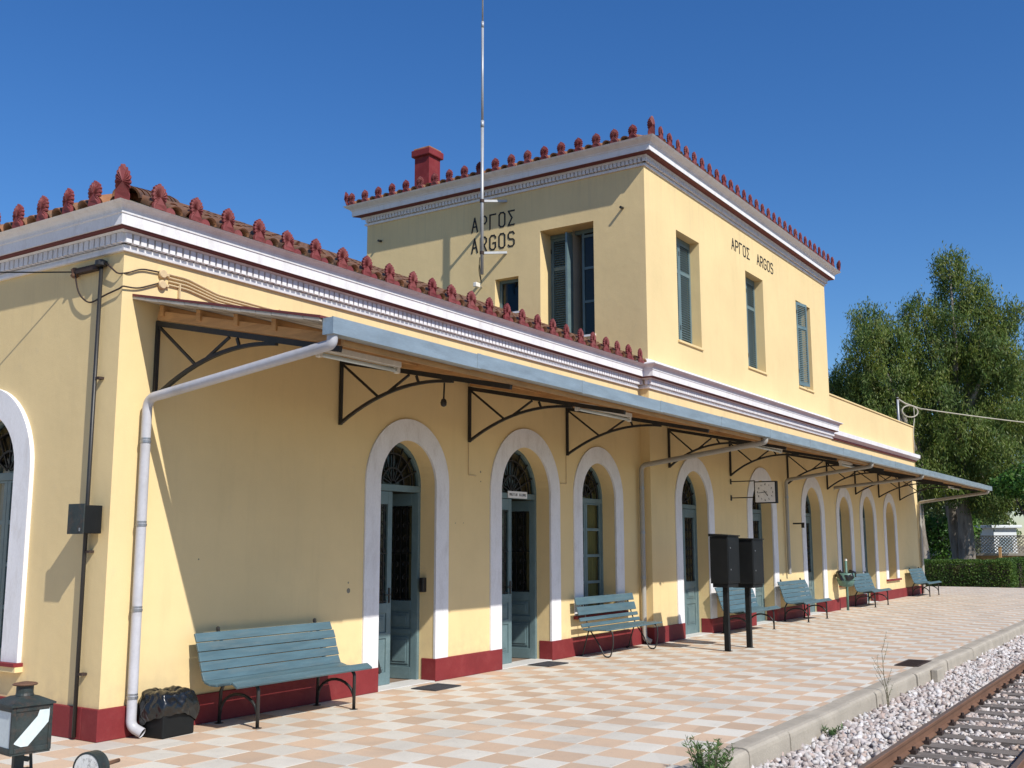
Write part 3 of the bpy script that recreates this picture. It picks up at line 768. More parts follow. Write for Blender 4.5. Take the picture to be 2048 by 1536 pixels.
def leaf(part, w, hgt, T, handle=True, gz0=0.98, gz1=None):
    """door leaf in its own frame (x 0..w, thickness along y 0..0.045), placed by T"""
    gz1 = gz1 or hgt - 0.16
    st = 0.085
    m_ = MB()
    m_.box((0, 0, 0.012), (st, 0.045, hgt)); m_.box((w - st, 0, 0.012), (w, 0.045, hgt))
    m_.box((st, 0, gz1), (w - st, 0.045, hgt)); m_.box((st, 0, gz0 - 0.12), (w - st, 0.045, gz0)); m_.box((st, 0, 0.012), (w - st, 0.045, 0.16))
    m_.box((st, 0, 0.56), (w - st, 0.045, 0.63))
    m_.xf(T).build("door_leaf", M['teal'], part, bevel=0.004)
    for a, b in ((0.16, 0.56), (0.63, gz0 - 0.12)):
        p_ = MB()
        p_.box((st, 0.014, a), (w - st, 0.034, b)); e = 0.035
        p_.box((st + e, 0.002, a + e), (w - st - e, 0.014, b - e)); p_.box((st + e + 0.03, -0.008, a + e + 0.03), (w - st - e - 0.03, 0.002, b - e - 0.03))
        p_.xf(T).build("door_panel", M['teal'], part, bevel=0.004)
    g_ = MB().add([(st, 0.028, gz0), (w - st, 0.028, gz0), (w - st, 0.028, gz1), (st, 0.028, gz1)], [(0, 1, 2, 3)])
    g_.xf(T).build("door_pane", M['glass'], part)
    q = MB(); c = w / 2; hw = (w - 2 * st) / 2
    for xx in (c - hw * 0.55, c, c + hw * 0.55): q.bar((xx, 0.004, gz0), (xx, 0.004, gz1), 0.012, 0.012, up=(0, 1, 0))
    zz = gz0 + 0.12
    while zz < gz1 - 0.08:
        for s in (-1, 1):
            q.tube([(x_, 0.004, z_) for x_, z_ in scroll(c + s * hw * 0.45, zz, min(0.055, hw * 0.5), 1.4, s, 10)], 0.006, 4, False)
        zz += 0.165
    for z_ in (gz0 + 0.02, (gz0 + gz1) / 2, gz1 - 0.02): q.bar((st, 0.004, z_), (w - st, 0.004, z_), 0.012, 0.012)
    q.xf(T).build("door_grille", M['grille'], part)
    if handle:
        hd = MB().box((w - 0.06, -0.012, 0.98), (w - 0.03, 0.0, 1.16)); hd.bar((w - 0.045, -0.03, 1.08), (w - 0.15, -0.03, 1.08), 0.016, 0.016)
        hd.xf(T).build("door_handle", M['iron'], part)

def door(P3, o, dd, swing_right=0.0, sill=True):
    c, r = o['c'], o['r']
    part = MB().box((c - r, P3 + dd + 0.0, SPR - 0.075), (c + r, P3 + dd + 0.07, SPR + 0.005)).build("door", M['teal'], bld, bevel=0.004)   # transom; its pieces hang on it
    P = front(P3)
    fanlight(P, c, r, SPR + 0.006, dd, part)
    for s in (-1, 1):
        xa, xb = (c - r + 0.001, c - r + 0.05) if s < 0 else (c + r - 0.05, c + r - 0.001)
        MB().box((xa, P3 + dd, 0.012), (xb, P3 + dd + 0.07, SPR - 0.076)).build("door_jamb", M['teal'], part, bevel=0.004)
    w = r - 0.052; hgt = SPR - 0.082
    y = P3 + dd + 0.012
    leaf(part, w, hgt, Matrix.Translation((c - r + 0.051, y, 0)), handle=True)
    Tm = Matrix.Translation((c + r - 0.051, y, 0)) @ Matrix.Rotation(-swing_right, 4, 'Z') @ Matrix.Translation((-w, 0, 0))
    leaf(part, w, hgt, Tm, handle=False)
    if sill:
        MB().box((c - r + 0.002, P3 - 0.02, 0.001), (c + r - 0.002, P3 + dd + 0.08, 0.011)).build("door_step", M['marble'], part)
    return part
d1 = door(0.0, OPS_L[0], 0.24, R(82)); d2 = door(0.0, OPS_L[1], 0.24, R(84))
for o in OPS_T: door(YT, o, 0.24)
door(0.0, OPS_R[1], 0.24)
# little sign on the second door's transom, lock box in the first door's reveal, loose strip on its leaf
s = MB().box((6.79, 0.226, 2.352), (7.30, 0.238, 2.452)).build("door_sign", M['paper'], d2)
lt = MB(); xx = 6.825
rs = random.Random(3)
for word in (9, 8):
    for q in range(word):
        st = rs.choice([0, 1, 2, 3])
        lt.box((xx, 0.2235, 2.385), (xx + 0.004, 0.2255, 2.42))
        if st in (0, 1): lt.box((xx + 0.0045, 0.2235, 2.415), (xx + 0.014, 0.2255, 2.42))
        if st in (1, 2): lt.box((xx + 0.0145, 0.2235, 2.385), (xx + 0.0175, 0.2255, 2.42))
        if st == 3: lt.box((xx + 0.0045, 0.2235, 2.385), (xx + 0.014, 0.2255, 2.39))
        xx += 0.0235
    xx += 0.05
lt.build("sign_lettering", M['letter'], d2)
MB().box((4.695, 0.13, 1.09), (4.772, 0.19, 1.27)).build("door_lock_box", M['iron'], d1, bevel=0.006)
MB().bar((3.80, 0.215, 0.62), (3.97, 0.19, 0.17), 0.045, 0.018, up=(0, 1, 0)).build("door_stay", M['iron'], d1)

def arch_window(P, o, dd, curtain=None, yellow=False):
    """two-leaf casement below an arched light"""
    c, r, zb = o['c'], o['r'], o['zb']
    def bx(u0, u1, z0, z1, d0, d1, name, mat, parent, bevel=0.0):
        p, q = P(u0, z0, d0), P(u1, z1, d1)
        lo = [min(a, b) for a, b in zip(p, q)]; hi = [max(a, b) for a, b in zip(p, q)]
        return MB().box(lo, hi).build(name, mat, parent, bevel=bevel)
    part = bx(c - r + .001, c + r - .001, SPR - 0.075, SPR + 0.005, dd, dd + 0.07, "window", M['teal'], bld, 0.004)
    fanlight(P, c, r, SPR + 0.006, dd, part, 5)
    for s in (-1, 1):
        ua, ub = (c - r + 0.001, c - r + 0.05) if s < 0 else (c + r - 0.05, c + r - 0.001)
        bx(ua, ub, zb + 0.001, SPR - 0.076, dd, dd + 0.07, "window_jamb", M['teal'], part)
        a, b = (c - r + 0.051, c - 0.003) if s < 0 else (c + 0.003, c + r - 0.051)
        for u0, u1 in ((a, a + 0.055), (b - 0.055, b)): bx(u0, u1, zb + 0.05, SPR - 0.078, dd + 0.01, dd + 0.05, "sash_stile", M['teal'], part)
        hz = (SPR - 0.078 - zb - 0.05)
        for k in range(5):
            z = zb + 0.05 + hz * k / 4
            bx(a + 0.056, b - 0.056, max(zb + 0.05, z - 0.022), min(SPR - 0.078, z + 0.022), dd + 0.012, dd + 0.048, "glazing_bar", M['teal'], part)
        p0, p1, p2, p3 = P(a + 0.05, zb + 0.06, dd + 0.03), P(b - 0.05, zb + 0.06, dd + 0.03), P(b - 0.05, SPR - 0.08, dd + 0.03), P(a + 0.05, SPR - 0.08, dd + 0.03)
        MB().add([p0, p1, p2, p3], [(0, 1, 2, 3)]).build("window_pane", M['glass'], part)
    bx(c - r + .05, c + r - .05, zb + 0.001, zb + 0.048, dd, dd + 0.07, "window_rail", M['teal'], part)
    if curtain:
        n = 40; m_ = MB(); vs_ = []
        u0, u1 = curtain
        for k in range(n + 1):
            u = u0 + (u1 - u0) * k / n; d = dd + 0.10 + 0.012 * math.sin(k * 1.7)
            vs_ += [P(u, zb + 0.02, d), P(u, SPR + 0.1, d)]
        m_.add(vs_, [(2 * k, 2 * k + 2, 2 * k + 3, 2 * k + 1) for k in range(n)])
        m_.build("curtain", M['curtain'] if yellow else M['curtain_pale'], part)
    return part
arch_window(front(0), OPS_L[2], 0.24, (9.12, 9.62), True)
for o in (OPS_R[0], OPS_R[2]): arch_window(front(0), o, 0.24)
arch_window(sideL(0), OPS_S[0], 0.24, (1.55, 2.55))
arch_window(sideL(0), OPS_S[1], 0.24)

# ---- upper windows
def shutter(part, T, w, hgt, name="shutter"):
    """louvred leaf in its own frame: x 0..w, y 0..0.035 thick"""
    m_ = MB(); st = 0.06; mid = hgt * 0.70
    m_.box((0, 0, 0), (st, 0.035, hgt)); m_.box((w - st, 0, 0), (w, 0.035, hgt))
    for a, b in ((0, 0.08), (mid - 0.035, mid + 0.035), (hgt - 0.07, hgt)): m_.box((st, 0, a), (w - st, 0.035, b))
    m_.xf(T).build(name, M['teal'], part)
    q = MB()
    for a, b in ((0.08, mid - 0.035), (mid + 0.035, hgt - 0.07)):
        n = int((b - a) / 0.046)
        for k in range(n):
            z = a + (k + 0.5) * (b - a) / n
            q.bar((st, 0.017, z), (w - st, 0.017, z), 0.044, 0.008, up=(0, -0.75, 0.66))
    q.xf(T)
    o_ = q.build("louvre_slats", M['teal'], part); o_["kind"] = "stuff"
    for z in (0.3, hgt - 0.3):
        MB().box((-0.012, -0.008, z), (0.02, 0.0, z + 0.09)).xf(T).build("hinge", M['iron'], part)

for k, o in enumerate(TW):
    c, r, zb, zt = o['c'], o['r'], o['zb'], o['zt']
    hgt = zt - zb - 0.07
    part = MB().box((c - r + 0.001, YT + 0.20, zt - 0.061), (c + r - 0.001, YT + 0.26, zt - 0.001)).build("upper_window", M['teal'], bld)
    MB().box((c - r - 0.03, YT - 0.035, zb - 0.045), (c + r + 0.03, YT + 0.1, zb - 0.002)).build("window_ledge", M['wall'], part, bevel=0.004)
    w = r - 0.004
    if k < 2:
        shutter(part, Matrix.Translation((c - r + 0.003, YT + 0.20, zb + 0.006)), w, hgt)
        shutter(part, Matrix.Translation((c + 0.001, YT + 0.20, zb + 0.006)), w, hgt)
    else:
        shutter(part, Matrix.Translation((c - r + 0.012, YT - 0.005, zb + 0.03)) @ Matrix.Rotation(R(-9), 4, 'Z'), w, hgt)
        MB().add([(c - r, YT + 0.262, zb), (c + r, YT + 0.262, zb), (c + r, YT + 0.262, zt), (c - r, YT + 0.262, zt)], [(0, 1, 2, 3)]).build("window_pane", M['glass'], part)
        m_ = MB().box((c - 0.03, YT + 0.225, zb + 0.002), (c + 0.03, YT + 0.26, zt - 0.062)).box((c - r + .002, YT + 0.226, zb + 0.002), (c - r + 0.05, YT + 0.26, zt - 0.062)).box((c + r - .05, YT + 0.226, zb + 0.002), (c + r - 0.002, YT + 0.26, zt - 0.062))
        m_.build("window_frame", M['teal'], part)
# side windows of the raised block
o = SW[0]; c, r, zb, zt = o['c'], o['r'], o['zb'], o['zt']; hgt = zt - zb - 0.07
part = MB().box((XT + 0.38, c - r + 0.001, zt - 0.081), (XT + 0.45, c + r - 0.001, zt - 0.001)).build("upper_window", M['teal'], bld)
SIDE = Matrix(((0, 1, 0, 0), (-1, 0, 0, 0), (0, 0, 1, 0), (0, 0, 0, 1)))       # x axis runs towards -y, thickness towards +x
shutter(part, Matrix.Translation((XT + 0.40, c + r - 0.003, zb + 0.006)) @ SIDE, 0.50, hgt)
MB().box((XT + 0.10, c + 0.045, zb + 0.004), (XT + 0.42, c + 0.085, zt - 0.085)).build("casement_edge", M['teal'], part)
MB().box((XT + 0.38, c - 0.17, zb + 0.004), (XT + 0.42, c - 0.12, zt - 0.085)).build("sash_stile", M['teal'], part)
MB().box((XT + 0.38, c - r + 0.002, zb + 0.004), (XT + 0.42, c - r + 0.06, zt - 0.085)).build("sash_stile", M['teal'], part)
for z in (0.02, 0.7, 1.35, 1.98): MB().box((XT + 0.381, c - r + 0.061, zb + z), (XT + 0.419, c - 0.171, zb + z + 0.05)).build("glazing_bar", M['teal'], part)
MB().add([(XT + 0.40, c - r + 0.03, zb), (XT + 0.40, c - 0.14, zb), (XT + 0.40, c - 0.14, zt), (XT + 0.40, c - r + 0.03, zt)], [(0, 1, 2, 3)]).build("window_pane", M['glass'], part)
MB().box((XT - 0.02, c - r - 0.02, zb - 0.04), (XT + 0.1, c + r + 0.02, zb - 0.002)).build("window_ledge", M['white'], part)
o = SW[1]; c, r, zb, zt = o['c'], o['r'], o['zb'], o['zt']
part = MB().box((XT + 0.16, c - r + 0.001, zt - 0.061), (XT + 0.21, c + r - 0.001, zt - 0.001)).build("small_window", M['teal'], bld)
for ya, yb, za, zb_ in ((c - r + .001, c - r + 0.06, zb, zt - 0.062), (c + r - 0.06, c + r - .001, zb, zt - 0.062), (c - r + .061, c + r - .061, zb, zb + 0.06)):
    MB().box((XT + 0.16, ya, za + .001), (XT + 0.21, yb, zb_)).build("window_frame", M['teal'], part)
MB().add([(XT + 0.19, c - r, zb), (XT + 0.19, c + r, zb), (XT + 0.19, c + r, zt), (XT + 0.19, c - r, zt)], [(0, 1, 2, 3)]).build("window_pane", M['glass'], part)
MB().box((XT - 0.03, c - r - 0.05, zb - 0.04), (XT + 0.1, c + r + 0.05, zb - 0.002)).build("window_ledge", M['white'], part)

# ---- cornices
def cornice(path, prof, name="cornice"):
    return MB().sweep(prof, path).build(name, M['white'], bld)
def dentils(runs, o0, o1, z0, z1, pitch, wd, name="dentil_course"):
    m_ = MB()
    for (xa, ya), (xb, yb), (nx, ny) in runs:
        L = math.hypot(xb - xa, yb - ya); n = int(L / pitch); dx, dy = (xb - xa) / L, (yb - ya) / L
        for k in range(n):
            s0 = (k + 0.5) * L / n - wd / 2; s1 = s0 + wd
            p = [(xa + dx * s + nx * o, ya + dy * s + ny * o) for s in (s0, s1) for o in (o0, o1)]
            xs = [q[0] for q in p]; ys = [q[1] for q in p]
            m_.box((min(xs), min(ys), z0), (max(xs), max(ys), z1))
    o = m_.build(name, M['white'], bld); o["kind"] = "stuff"; return o
B = 4.39
# lower profile in slices: bed mould, red soffit strip, corona and gutter moulding
def lower_cornice(path, B=B):
    cornice(path, [(-0.02, B), (0.035, B), (0.040, B + 0.022), (0.022, B + 0.026), (0.022, B + 0.062), (-0.012, B + 0.068), (-0.012, B + 0.160), (0.078, B + 0.162), (0.095, B + 0.179), (-0.02, B + 0.179)], "bed_moulding")
    MB().sweep([(-0.02, B + 0.180), (0.150, B + 0.184), (0.150, B + 0.196), (-0.02, B + 0.196)], path).build("soffit_strip", M['soffit'], bld)
    cornice(path, [(-0.02, B + 0.1965), (0.164, B + 0.1965), (0.166, B + 0.300), (0.175, B + 0.303), (0.177, B + 0.318), (0.170, B + 0.322), (0.180, B + 0.350), (0.205, B + 0.372), (0.236, B + 0.384), (0.256, B + 0.398), (-0.02, B + 0.398)], "cornice")
s2 = 1.0
lp = [(0, DEPTH, -1, 0), (0, 0, -1, -1), (XT - 0.10, 0, 0, -1)]
lower_cornice(lp)
dentils([((-0.0, DEPTH), (0, -0.05), (-1, 0)), ((-0.05, 0), (XT - 0.03, 0), (0, -1))], -0.012, 0.074, B + 0.070, B + 0.159, 0.082, 0.060)
tp = [(XT, 0.10, -1, 0), (XT, YT, -1, -1), (XT2, YT, 1, -1), (XT2, 0.2, 1, 0)]
lower_cornice(tp, B + 0.0035)
dentils([((XT, 0.0), (XT, YT - 0.05), (-1, 0)), ((XT - 0.05, YT), (XT2 + 0.05, YT), (0, -1))], -0.012, 0.074, B + 0.070, B + 0.159, 0.082, 0.060)
MB().sweep([(0.0, B + 0.4025), (0.256, B + 0.4025), (0.256, B + 0.420), (0.12, B + 0.46), (0.0, B + 0.54)], tp).build("cornice_weathering", M['white'], bld)
rp = [(XT2 + 0.02, 0, 0, -1), (XE, 0, 1, -1), (XE, 1.5, 1, 0)]
cornice(rp, [(-0.02, B + 0.10), (0.06, B + 0.10), (0.15, B + 0.175), (0.155, B + 0.29), (-0.02, B + 0.30)], "cornice")
MB().sweep([(-0.02, B + 0.06), (0.05, B + 0.06), (0.05, B + 0.099), (-0.02, B + 0.099)], rp).build("soffit_strip", M['soffit'], bld)
# upper cornice
U = 8.50
up = [(XT, DEPTH + 0.02, -1, 1), (XT, YT, -1, -1), (XT2, YT, 1, -1), (XT2, DEPTH, 1, 1)]
cornice(up, [(-0.02, U), (0.03, U), (0.035, U + 0.02), (0.028, U + 0.05), (-0.005, U + 0.06), (-0.005, U + 0.138), (0.085, U + 0.139), (0.095, U + 0.179), (-0.02, U + 0.179)], "bed_moulding")
dentils([((XT, DEPTH), (XT, YT - 0.07), (-1, 0)), ((XT - 0.07, YT), (XT2 + 0.07, YT), (0, -1))], -0.005, 0.080, U + 0.062, U + 0.137, 0.082, 0.058)
MB().sweep([(-0.02, U + 0.180), (0.100, U + 0.180), (0.215, U + 0.184), (0.215, U + 0.196), (-0.02, U + 0.196)], up).build("soffit_strip", M['soffit'], bld)
cornice(up, [(-0.02, U + 0.1965), (0.228, U + 0.1965), (0.232, U + 0.305), (0.245, U + 0.312), (0.252, U + 0.330), (0.285, U + 0.350), (0.345, U + 0.385), (0.37, U + 0.412), (-0.02, U + 0.412)], "cornice")

# ---- roofs: plane, clay barrel tiles, antefixes
def antefix_mesh(sc=1.0, half=False):
    """palmette plate standing on its tile: faces -y, base at z 0"""
    m_ = MB(); th = 0.035 * sc
    H, W_ = 0.265 * sc, 0.165 * sc
    nl = 11
    pts = [(-0.084 * sc, 0.0), (-0.086 * sc, 0.030 * sc), (-0.083 * sc, 0.052 * sc), (-0.073 * sc, 0.066 * sc), (-0.074 * sc, 0.078 * sc)]
    c = (0, 0.160 * sc)
    for k in range(nl):
        a0 = PI * (1.22 - 1.44 * k / nl); a1 = PI * (1.22 - 1.44 * (k + 1) / nl)
        for j, t in enumerate((0.06, 0.32, 0.68, 0.94)):
            a = a0 + (a1 - a0) * t
            st = 1.0 + (0.09 if abs(k - (nl - 1) / 2) < 0.6 else 0)
            rr = (1.0 if j in (1, 2) else 0.88) * st
            pts.append((c[0] + 0.097 * sc * rr * math.cos(a), c[1] + 0.118 * sc * rr * math.sin(a)))
    pts += [(0.074 * sc, 0.078 * sc), (0.073 * sc, 0.066 * sc), (0.083 * sc, 0.052 * sc), (0.086 * sc, 0.030 * sc), (0.084 * sc, 0.0)]
    n = len(pts)
    vs_ = [(x, -th / 2, z) for x, z in pts] + [(x, th / 2, z) for x, z in pts]
    core = (0, -th / 2 - 0.008 * sc, 0.135 * sc)
    inner = []
    for i, (x, z) in enumerate(pts):
        ridge = 0.016 * sc if (i % 2) else 0.004 * sc
        inner.append((x * 0.62, -th / 2 - ridge, 0.135 * sc + (z - 0.135 * sc) * 0.62))
    vs_ += inner + [core]
    fs_ = []
    for i in range(n - 1):
        fs_ += [(i, i + 1, n + i + 1, n + i), (i, 2 * n + i, 2 * n + i + 1, i + 1), (2 * n + i, 3 * n, 2 * n + i + 1)]
    fs_.append(tuple(range(2 * n - 1, n - 1, -1)))
    fs_ += [(n - 1, 0, n, 2 * n - 1), (n - 1, 2 * n + n - 1, 2 * n, 0), (2 * n + n - 1, 3 * n, 2 * n)]
    m_.add(vs_, fs_)
    me = m_.mesh("antefix"); me.materials.append(M['red']); return me
def corner_antefix_mesh(sc):
    """two half palmettes folded back from the corner edge; faces -x and -y"""
    a = antefix_mesh(sc)
    V = np.array([v.co[:] for v in a.vertices]); F = [tuple(p.vertices) for p in a.polygons]
    bpy.data.meshes.remove(a)
    P = V.copy(); s = np.abs(V[:, 0]); d = -V[:, 1]
    # right half lies along +x facing -y; left half lies along +y facing -x
    right = V[:, 0] >= 0
    q = 0.78
    P[:, 0] = np.where(right, s * q - np.where(s < 1e-6, d, 0) * 0.7, -d)
    P[:, 1] = np.where(right, -d, s * q)
    P[:, 0] = np.where(~right, -d, P[:, 0])
    me = bpy.data.meshes.new("corner_antefix"); me.from_pydata([tuple(p) for p in P], [], F); me.update(); me.materials.append(M['red']); return me
AME = antefix_mesh(); AME_T = antefix_mesh(0.86)

def barrel(L, r0, r1, th=0.014, seg=8, red_front=False):
    """half-round cover tile, running up +y from the eave end at y 0"""
    m_ = MB(); vs_ = []
    for y, r in ((0, r0), (L, r1)):
        for rr in (r, r - th):
            for k in range(seg + 1):
                a = PI * k / seg; vs_.append((-rr * math.cos(a), y, rr * math.sin(a) * 0.9))
    n = seg + 1; fs_ = []
    for k in range(seg):
        fs_ += [(k, k + 1, 2 * n + k + 1, 2 * n + k), (n + k, n + k + 1, 3 * n + k + 1, 3 * n + k), (k, k + 1, n + k + 1, n + k), (2 * n + k, 2 * n + k + 1, 3 * n + k + 1, 3 * n + k)]
    m_.add(vs_, fs_)
    return m_
EV = 4.79; SLOPE = R(23)
bt = barrel(0.40, 0.092, 0.080).mesh("roof_tile", True); bt.materials.append(M['rooftile'])
bte = barrel(0.40, 0.084, 0.074).mesh("eave_tile", True); bte.materials.append(M['rooftile'])
plug = MB(); npl = 8
plug.add([(0, 0, 0)] + [(-0.055 * math.cos(PI * k / npl), 0, 0.055 * math.sin(PI * k / npl)) for k in range(npl + 1)] + [(-0.055 * math.cos(PI * k / npl), 0.03, 0.055 * math.sin(PI * k / npl)) for k in range(npl + 1)],
         [(0, k + 1, k + 2) for k in range(npl)] + [(k + 1, k + 2, npl + 3 + k, npl + 2 + k) for k in range(npl)])
plme = plug.mesh("tile_end"); plme.materials.append(M['red'])

def hip_roof(x0, y0, x1, y1, ev, slope, name, left_hip=True):
    m_ = MB(); hy = (y1 - y0) / 2; rise = hy * math.tan(slope)
    xa = x0 + (hy if left_hip else 0)
    m_.add([(x0, y0, ev), (x1, y0, ev), (x1, y0 + hy, ev + rise), (xa, y0 + hy, ev + rise), (x0, y1, ev), (x1, y1, ev)],
           [(0, 1, 2, 3), (0, 3, 4), (4, 3, 2, 5), (0, 4, 5, 1)])
    return m_.build(name, M['mortar'], bld)
roof = hip_roof(-0.235, -0.235, XT, DEPTH + 0.235, EV + 0.004, SLOPE, "roof")
OVF = 0.215
def tile_row_front(roofo, x, ye, ev, slope, eave_me, ridge_len, ante=None, anteme=None, stuff=None, nfree=2):
    """one row of cover tiles running up +y from the eave at (x, ye)"""
    ax = Matrix.Translation((x, ye, ev + 0.008)) @ Matrix.Rotation(slope, 4, 'X')
    n = max(1, int(ridge_len / math.cos(slope) / 0.34))
    for k in range(n):
        T = ax @ Matrix.Translation((rng.normal(0, 0.004), 0.02 + 0.34 * k, 0.012 + 0.004 * (k % 2)))
        if k < nfree:
            o = link("roof_tile" if k else "eave_tile", eave_me if k == 0 else bt, None, roofo); o.matrix_local = T
        else:
            stuff.add([T @ v.co for v in bt.vertices], [tuple(p.vertices) for p in bt.polygons])
rows = MB()
for k in range(51):
    x = 0.18 + 0.21 * k
    if x > XT - 0.15: break
    L = min(x + 0.235, (DEPTH + 0.47) / 2) - 0.06
    tile_row_front(roof, x, -OVF, EV, SLOPE, bte if k % 2 else bt, L, stuff=rows)
    if k % 2 == 0:
        o = link("antefix", AME, None, roof); o.location = (x + rng.normal(0, 0.006), -OVF - 0.012, EV + 0.008); o.rotation_euler = (rng.normal(0, 0.04), rng.normal(0, 0.045), rng.normal(0, 0.07)); s_ = 0.84 + rng.normal(0, 0.02); o.scale = (s_, s_, s_)
    else:
        o = link("tile_end", plme, None, roof); o.location = (x - 0.065, -OVF - 0.004, EV + 0.010)
# side slope (facing -x)
SIDE_X = Matrix(((0, 1, 0, 0), (-1, 0, 0, 0), (0, 0, 1, 0), (0, 0, 0, 1)))
for k in range(32):
    y = 0.17 + 0.205 * k
    if y > DEPTH + 0.1: break
    L = min(y + 0.235, DEPTH + 0.235 - y) - 0.06
    if L < 0.3: continue
    ax = Matrix.Translation((-OVF, y, EV + 0.008)) @ SIDE_X @ Matrix.Rotation(SLOPE, 4, 'X')
    n = max(1, int(L / math.cos(SLOPE) / 0.34))
    for q in range(n):
        T = ax @ Matrix.Translation((0, 0.02 + 0.34 * q, 0.012 + 0.004 * (q % 2)))
        if q < 2 and y < 3.2:
            o = link("roof_tile" if q else "eave_tile", bt if (q or k % 2 == 0) else bte, None, roof); o.matrix_local = T
        else: rows.add([T @ v.co for v in bt.vertices], [tuple(p.vertices) for p in bt.polygons])
    if k % 2 == 0:
        o = link("antefix", AME, None, roof); o.location = (-OVF - 0.012, y, EV + 0.008); o.rotation_euler = (0, 0, R(-90) + rng.normal(0, 0.07)); s_ = 0.84 + rng.normal(0, 0.02); o.scale = (s_, s_, s_)
# hip cap tiles
hd = Vector((1, 1, math.tan(SLOPE))).normalized()
for k in range(9):
    m_ = Matrix.Translation(Vector((-0.05, -0.05, EV + 0.10)) + hd * (0.36 * k)) @ hd.to_track_quat('Y', 'Z').to_matrix().to_4x4()
    if k < 4:
        o = link("hip_tile", bt, None, roof); o.matrix_local = m_ @ Matrix.Scale(1.4, 4)
    else: rows.add([m_ @ (v.co * 1.4) for v in bt.vertices], [tuple(p.vertices) for p in bt.polygons])
o = rows.build("roof_tile_rows", M['rooftile'], roof, smooth=True); o["kind"] = "stuff"
cme_ = corner_antefix_mesh(1.12)
o = link("corner_antefix", cme_, None, roof); o.location = (-OVF - 0.01, -OVF - 0.01, EV + 0.006)
o["label"] = "large folded palmette at the roof corner"

# raised block roof
EVT = U + 0.414; OVT = 0.335
roof2 = hip_roof(XT - 0.35, YT - 0.35, XT2 + 0.35, DEPTH + 0.35, EVT + 0.002, R(15), "roof")
rows = MB()
n = int(round((XT2 - XT + 0.1) / 0.375))
for k in range(n * 2):
    x = XT + 0.02 + 0.1875 * k
    if x > XT2 + 0.25: break
    ax = Matrix.Translation((x, YT - OVT, EVT + 0.008)) @ Matrix.Rotation(R(15), 4, 'X') @ Matrix.Translation((0, 0.02, 0.012)) @ Matrix.Scale(0.88, 4)
    o = link("eave_tile", bt, None, roof2); o.matrix_local = ax
    if k % 2 == 0:
        o = link("antefix", AME_T, None, roof2); o.location = (x, YT - OVT - 0.010, EVT + 0.006); o.rotation_euler = (0, 0, rng.normal(0, 0.04)); o.scale = (1.05, 1.05, 1.05)
for k in range(38):
    y = YT + 0.04 + 0.1875 * k
    if y > DEPTH + 0.3: break
    ax = Matrix.Translation((XT - OVT, y, EVT + 0.008)) @ SIDE_X @ Matrix.Rotation(R(15), 4, 'X') @ Matrix.Translation((0, 0.02, 0.012)) @ Matrix.Scale(0.88, 4)
    o = link("eave_tile", bt, None, roof2); o.matrix_local = ax
    if k % 2 == 0:
        o = link("antefix", AME_T, None, roof2); o.location = (XT - OVT - 0.010, y, EVT + 0.006); o.rotation_euler = (0, 0, R(-90) + rng.normal(0, 0.04)); o.scale = (1.05, 1.05, 1.05)
cm2 = corner_antefix_mesh(1.15)
o = link("corner_antefix", cm2, None, roof2); o.location = (XT - OVT - 0.01, YT - OVT - 0.01, EVT + 0.004)
cmf = corner_antefix_mesh(1.1)
o = link("corner_antefix", cmf, None, roof2); o.location = (XT2 + OVT + 0.01, YT - OVT - 0.01, EVT + 0.004); o.rotation_euler = (0, 0, R(90))
o = link("corner_antefix", cmf, None, roof2); o.location = (XT - OVT - 0.01, DEPTH + OVT, EVT + 0.004); o.rotation_euler = (0, 0, R(-90))
ch = MB().box((11.48, 5.42, 9.0), (11.88, 5.82, 10.17)).build("chimney", M['plinth'], roof2)
MB().box((11.42, 5.36, 10.171), (11.94, 5.88, 10.33)).build("chimney_cap", M['plinth'], ch, bevel=0.02)
MB().box((11.46, 5.40, 10.331), (11.90, 5.84, 10.375)).build("chimney_crown", M['rooftile'], ch, bevel=0.01)

# ---- the station's name
GL = {
 'A': [[(0, 0), (.5, 1), (1, 0)], [(.19, .36), (.81, .36)]],
 'P': [[(0, 0), (0, 1), (.72, 1), (1, .85), (1, .62), (.72, .46), (0, .46)]],
 'C': [[(0, 0), (0, 1), (1, 1)]],
 'O': [[(.25, 0), (.75, 0), (1, .15), (1, .85), (.75, 1), (.25, 1), (0, .85), (0, .15), (.25, 0)]],
 'Z': [[(1, 0), (0, 0), (.62, .5), (0, 1), (1, 1)]],
 'R': [[(0, 0), (0, 1), (.72, 1), (1, .85), (1, .64), (.72, .48), (0, .48)], [(.5, .48), (1, 0)]],
 'G': [[(1, .80), (1, .86), (.75, 1), (.25, 1), (0, .85), (0, .15), (.25, 0), (.75, 0), (1, .15), (1, .46), (.55, .46)]],
 'S': [[(1, .86), (.78, 1), (.25, 1), (0, .86), (0, .64), (.22, .52), (.78, .48), (1, .36), (1, .14), (.75, 0), (.2, 0), (0, .1)]],
}
def lettering(P, text, u0, z0, w, hgt, pitch, part, t=0.030):
    u = u0
    for ch_ in text:
        m_ = MB(); nrm = Vector(P(0, 0, 1)) - Vector(P(0, 0, 0))
        for ln in GL[ch_]:
            for (a, b), (c, d) in zip(ln[:-1], ln[1:]):
                p = Vector(P(u + a * w, z0 + b * hgt, -0.004)); q = Vector(P(u + c * w, z0 + d * hgt, -0.004))
                e = (q - p).normalized() * t * 0.42
                m_.bar(p - e, q + e, t, 0.006 + rng.uniform(0, 0.0008), up=nrm)
        m_.build("letter", M['letter'], part); u += pitch
Pn = lambda u, v, d: (XT + d, -u, v)
nm = link("station_name", None, None, bld)
lettering(Pn, "APCOZ", -3.66, 7.885, 0.135, 0.285, 0.220, nm)
lettering(Pn, "ARGOS", -3.66, 7.455, 0.135, 0.285, 0.220, nm)
nf = link("station_name", None, None, bld)
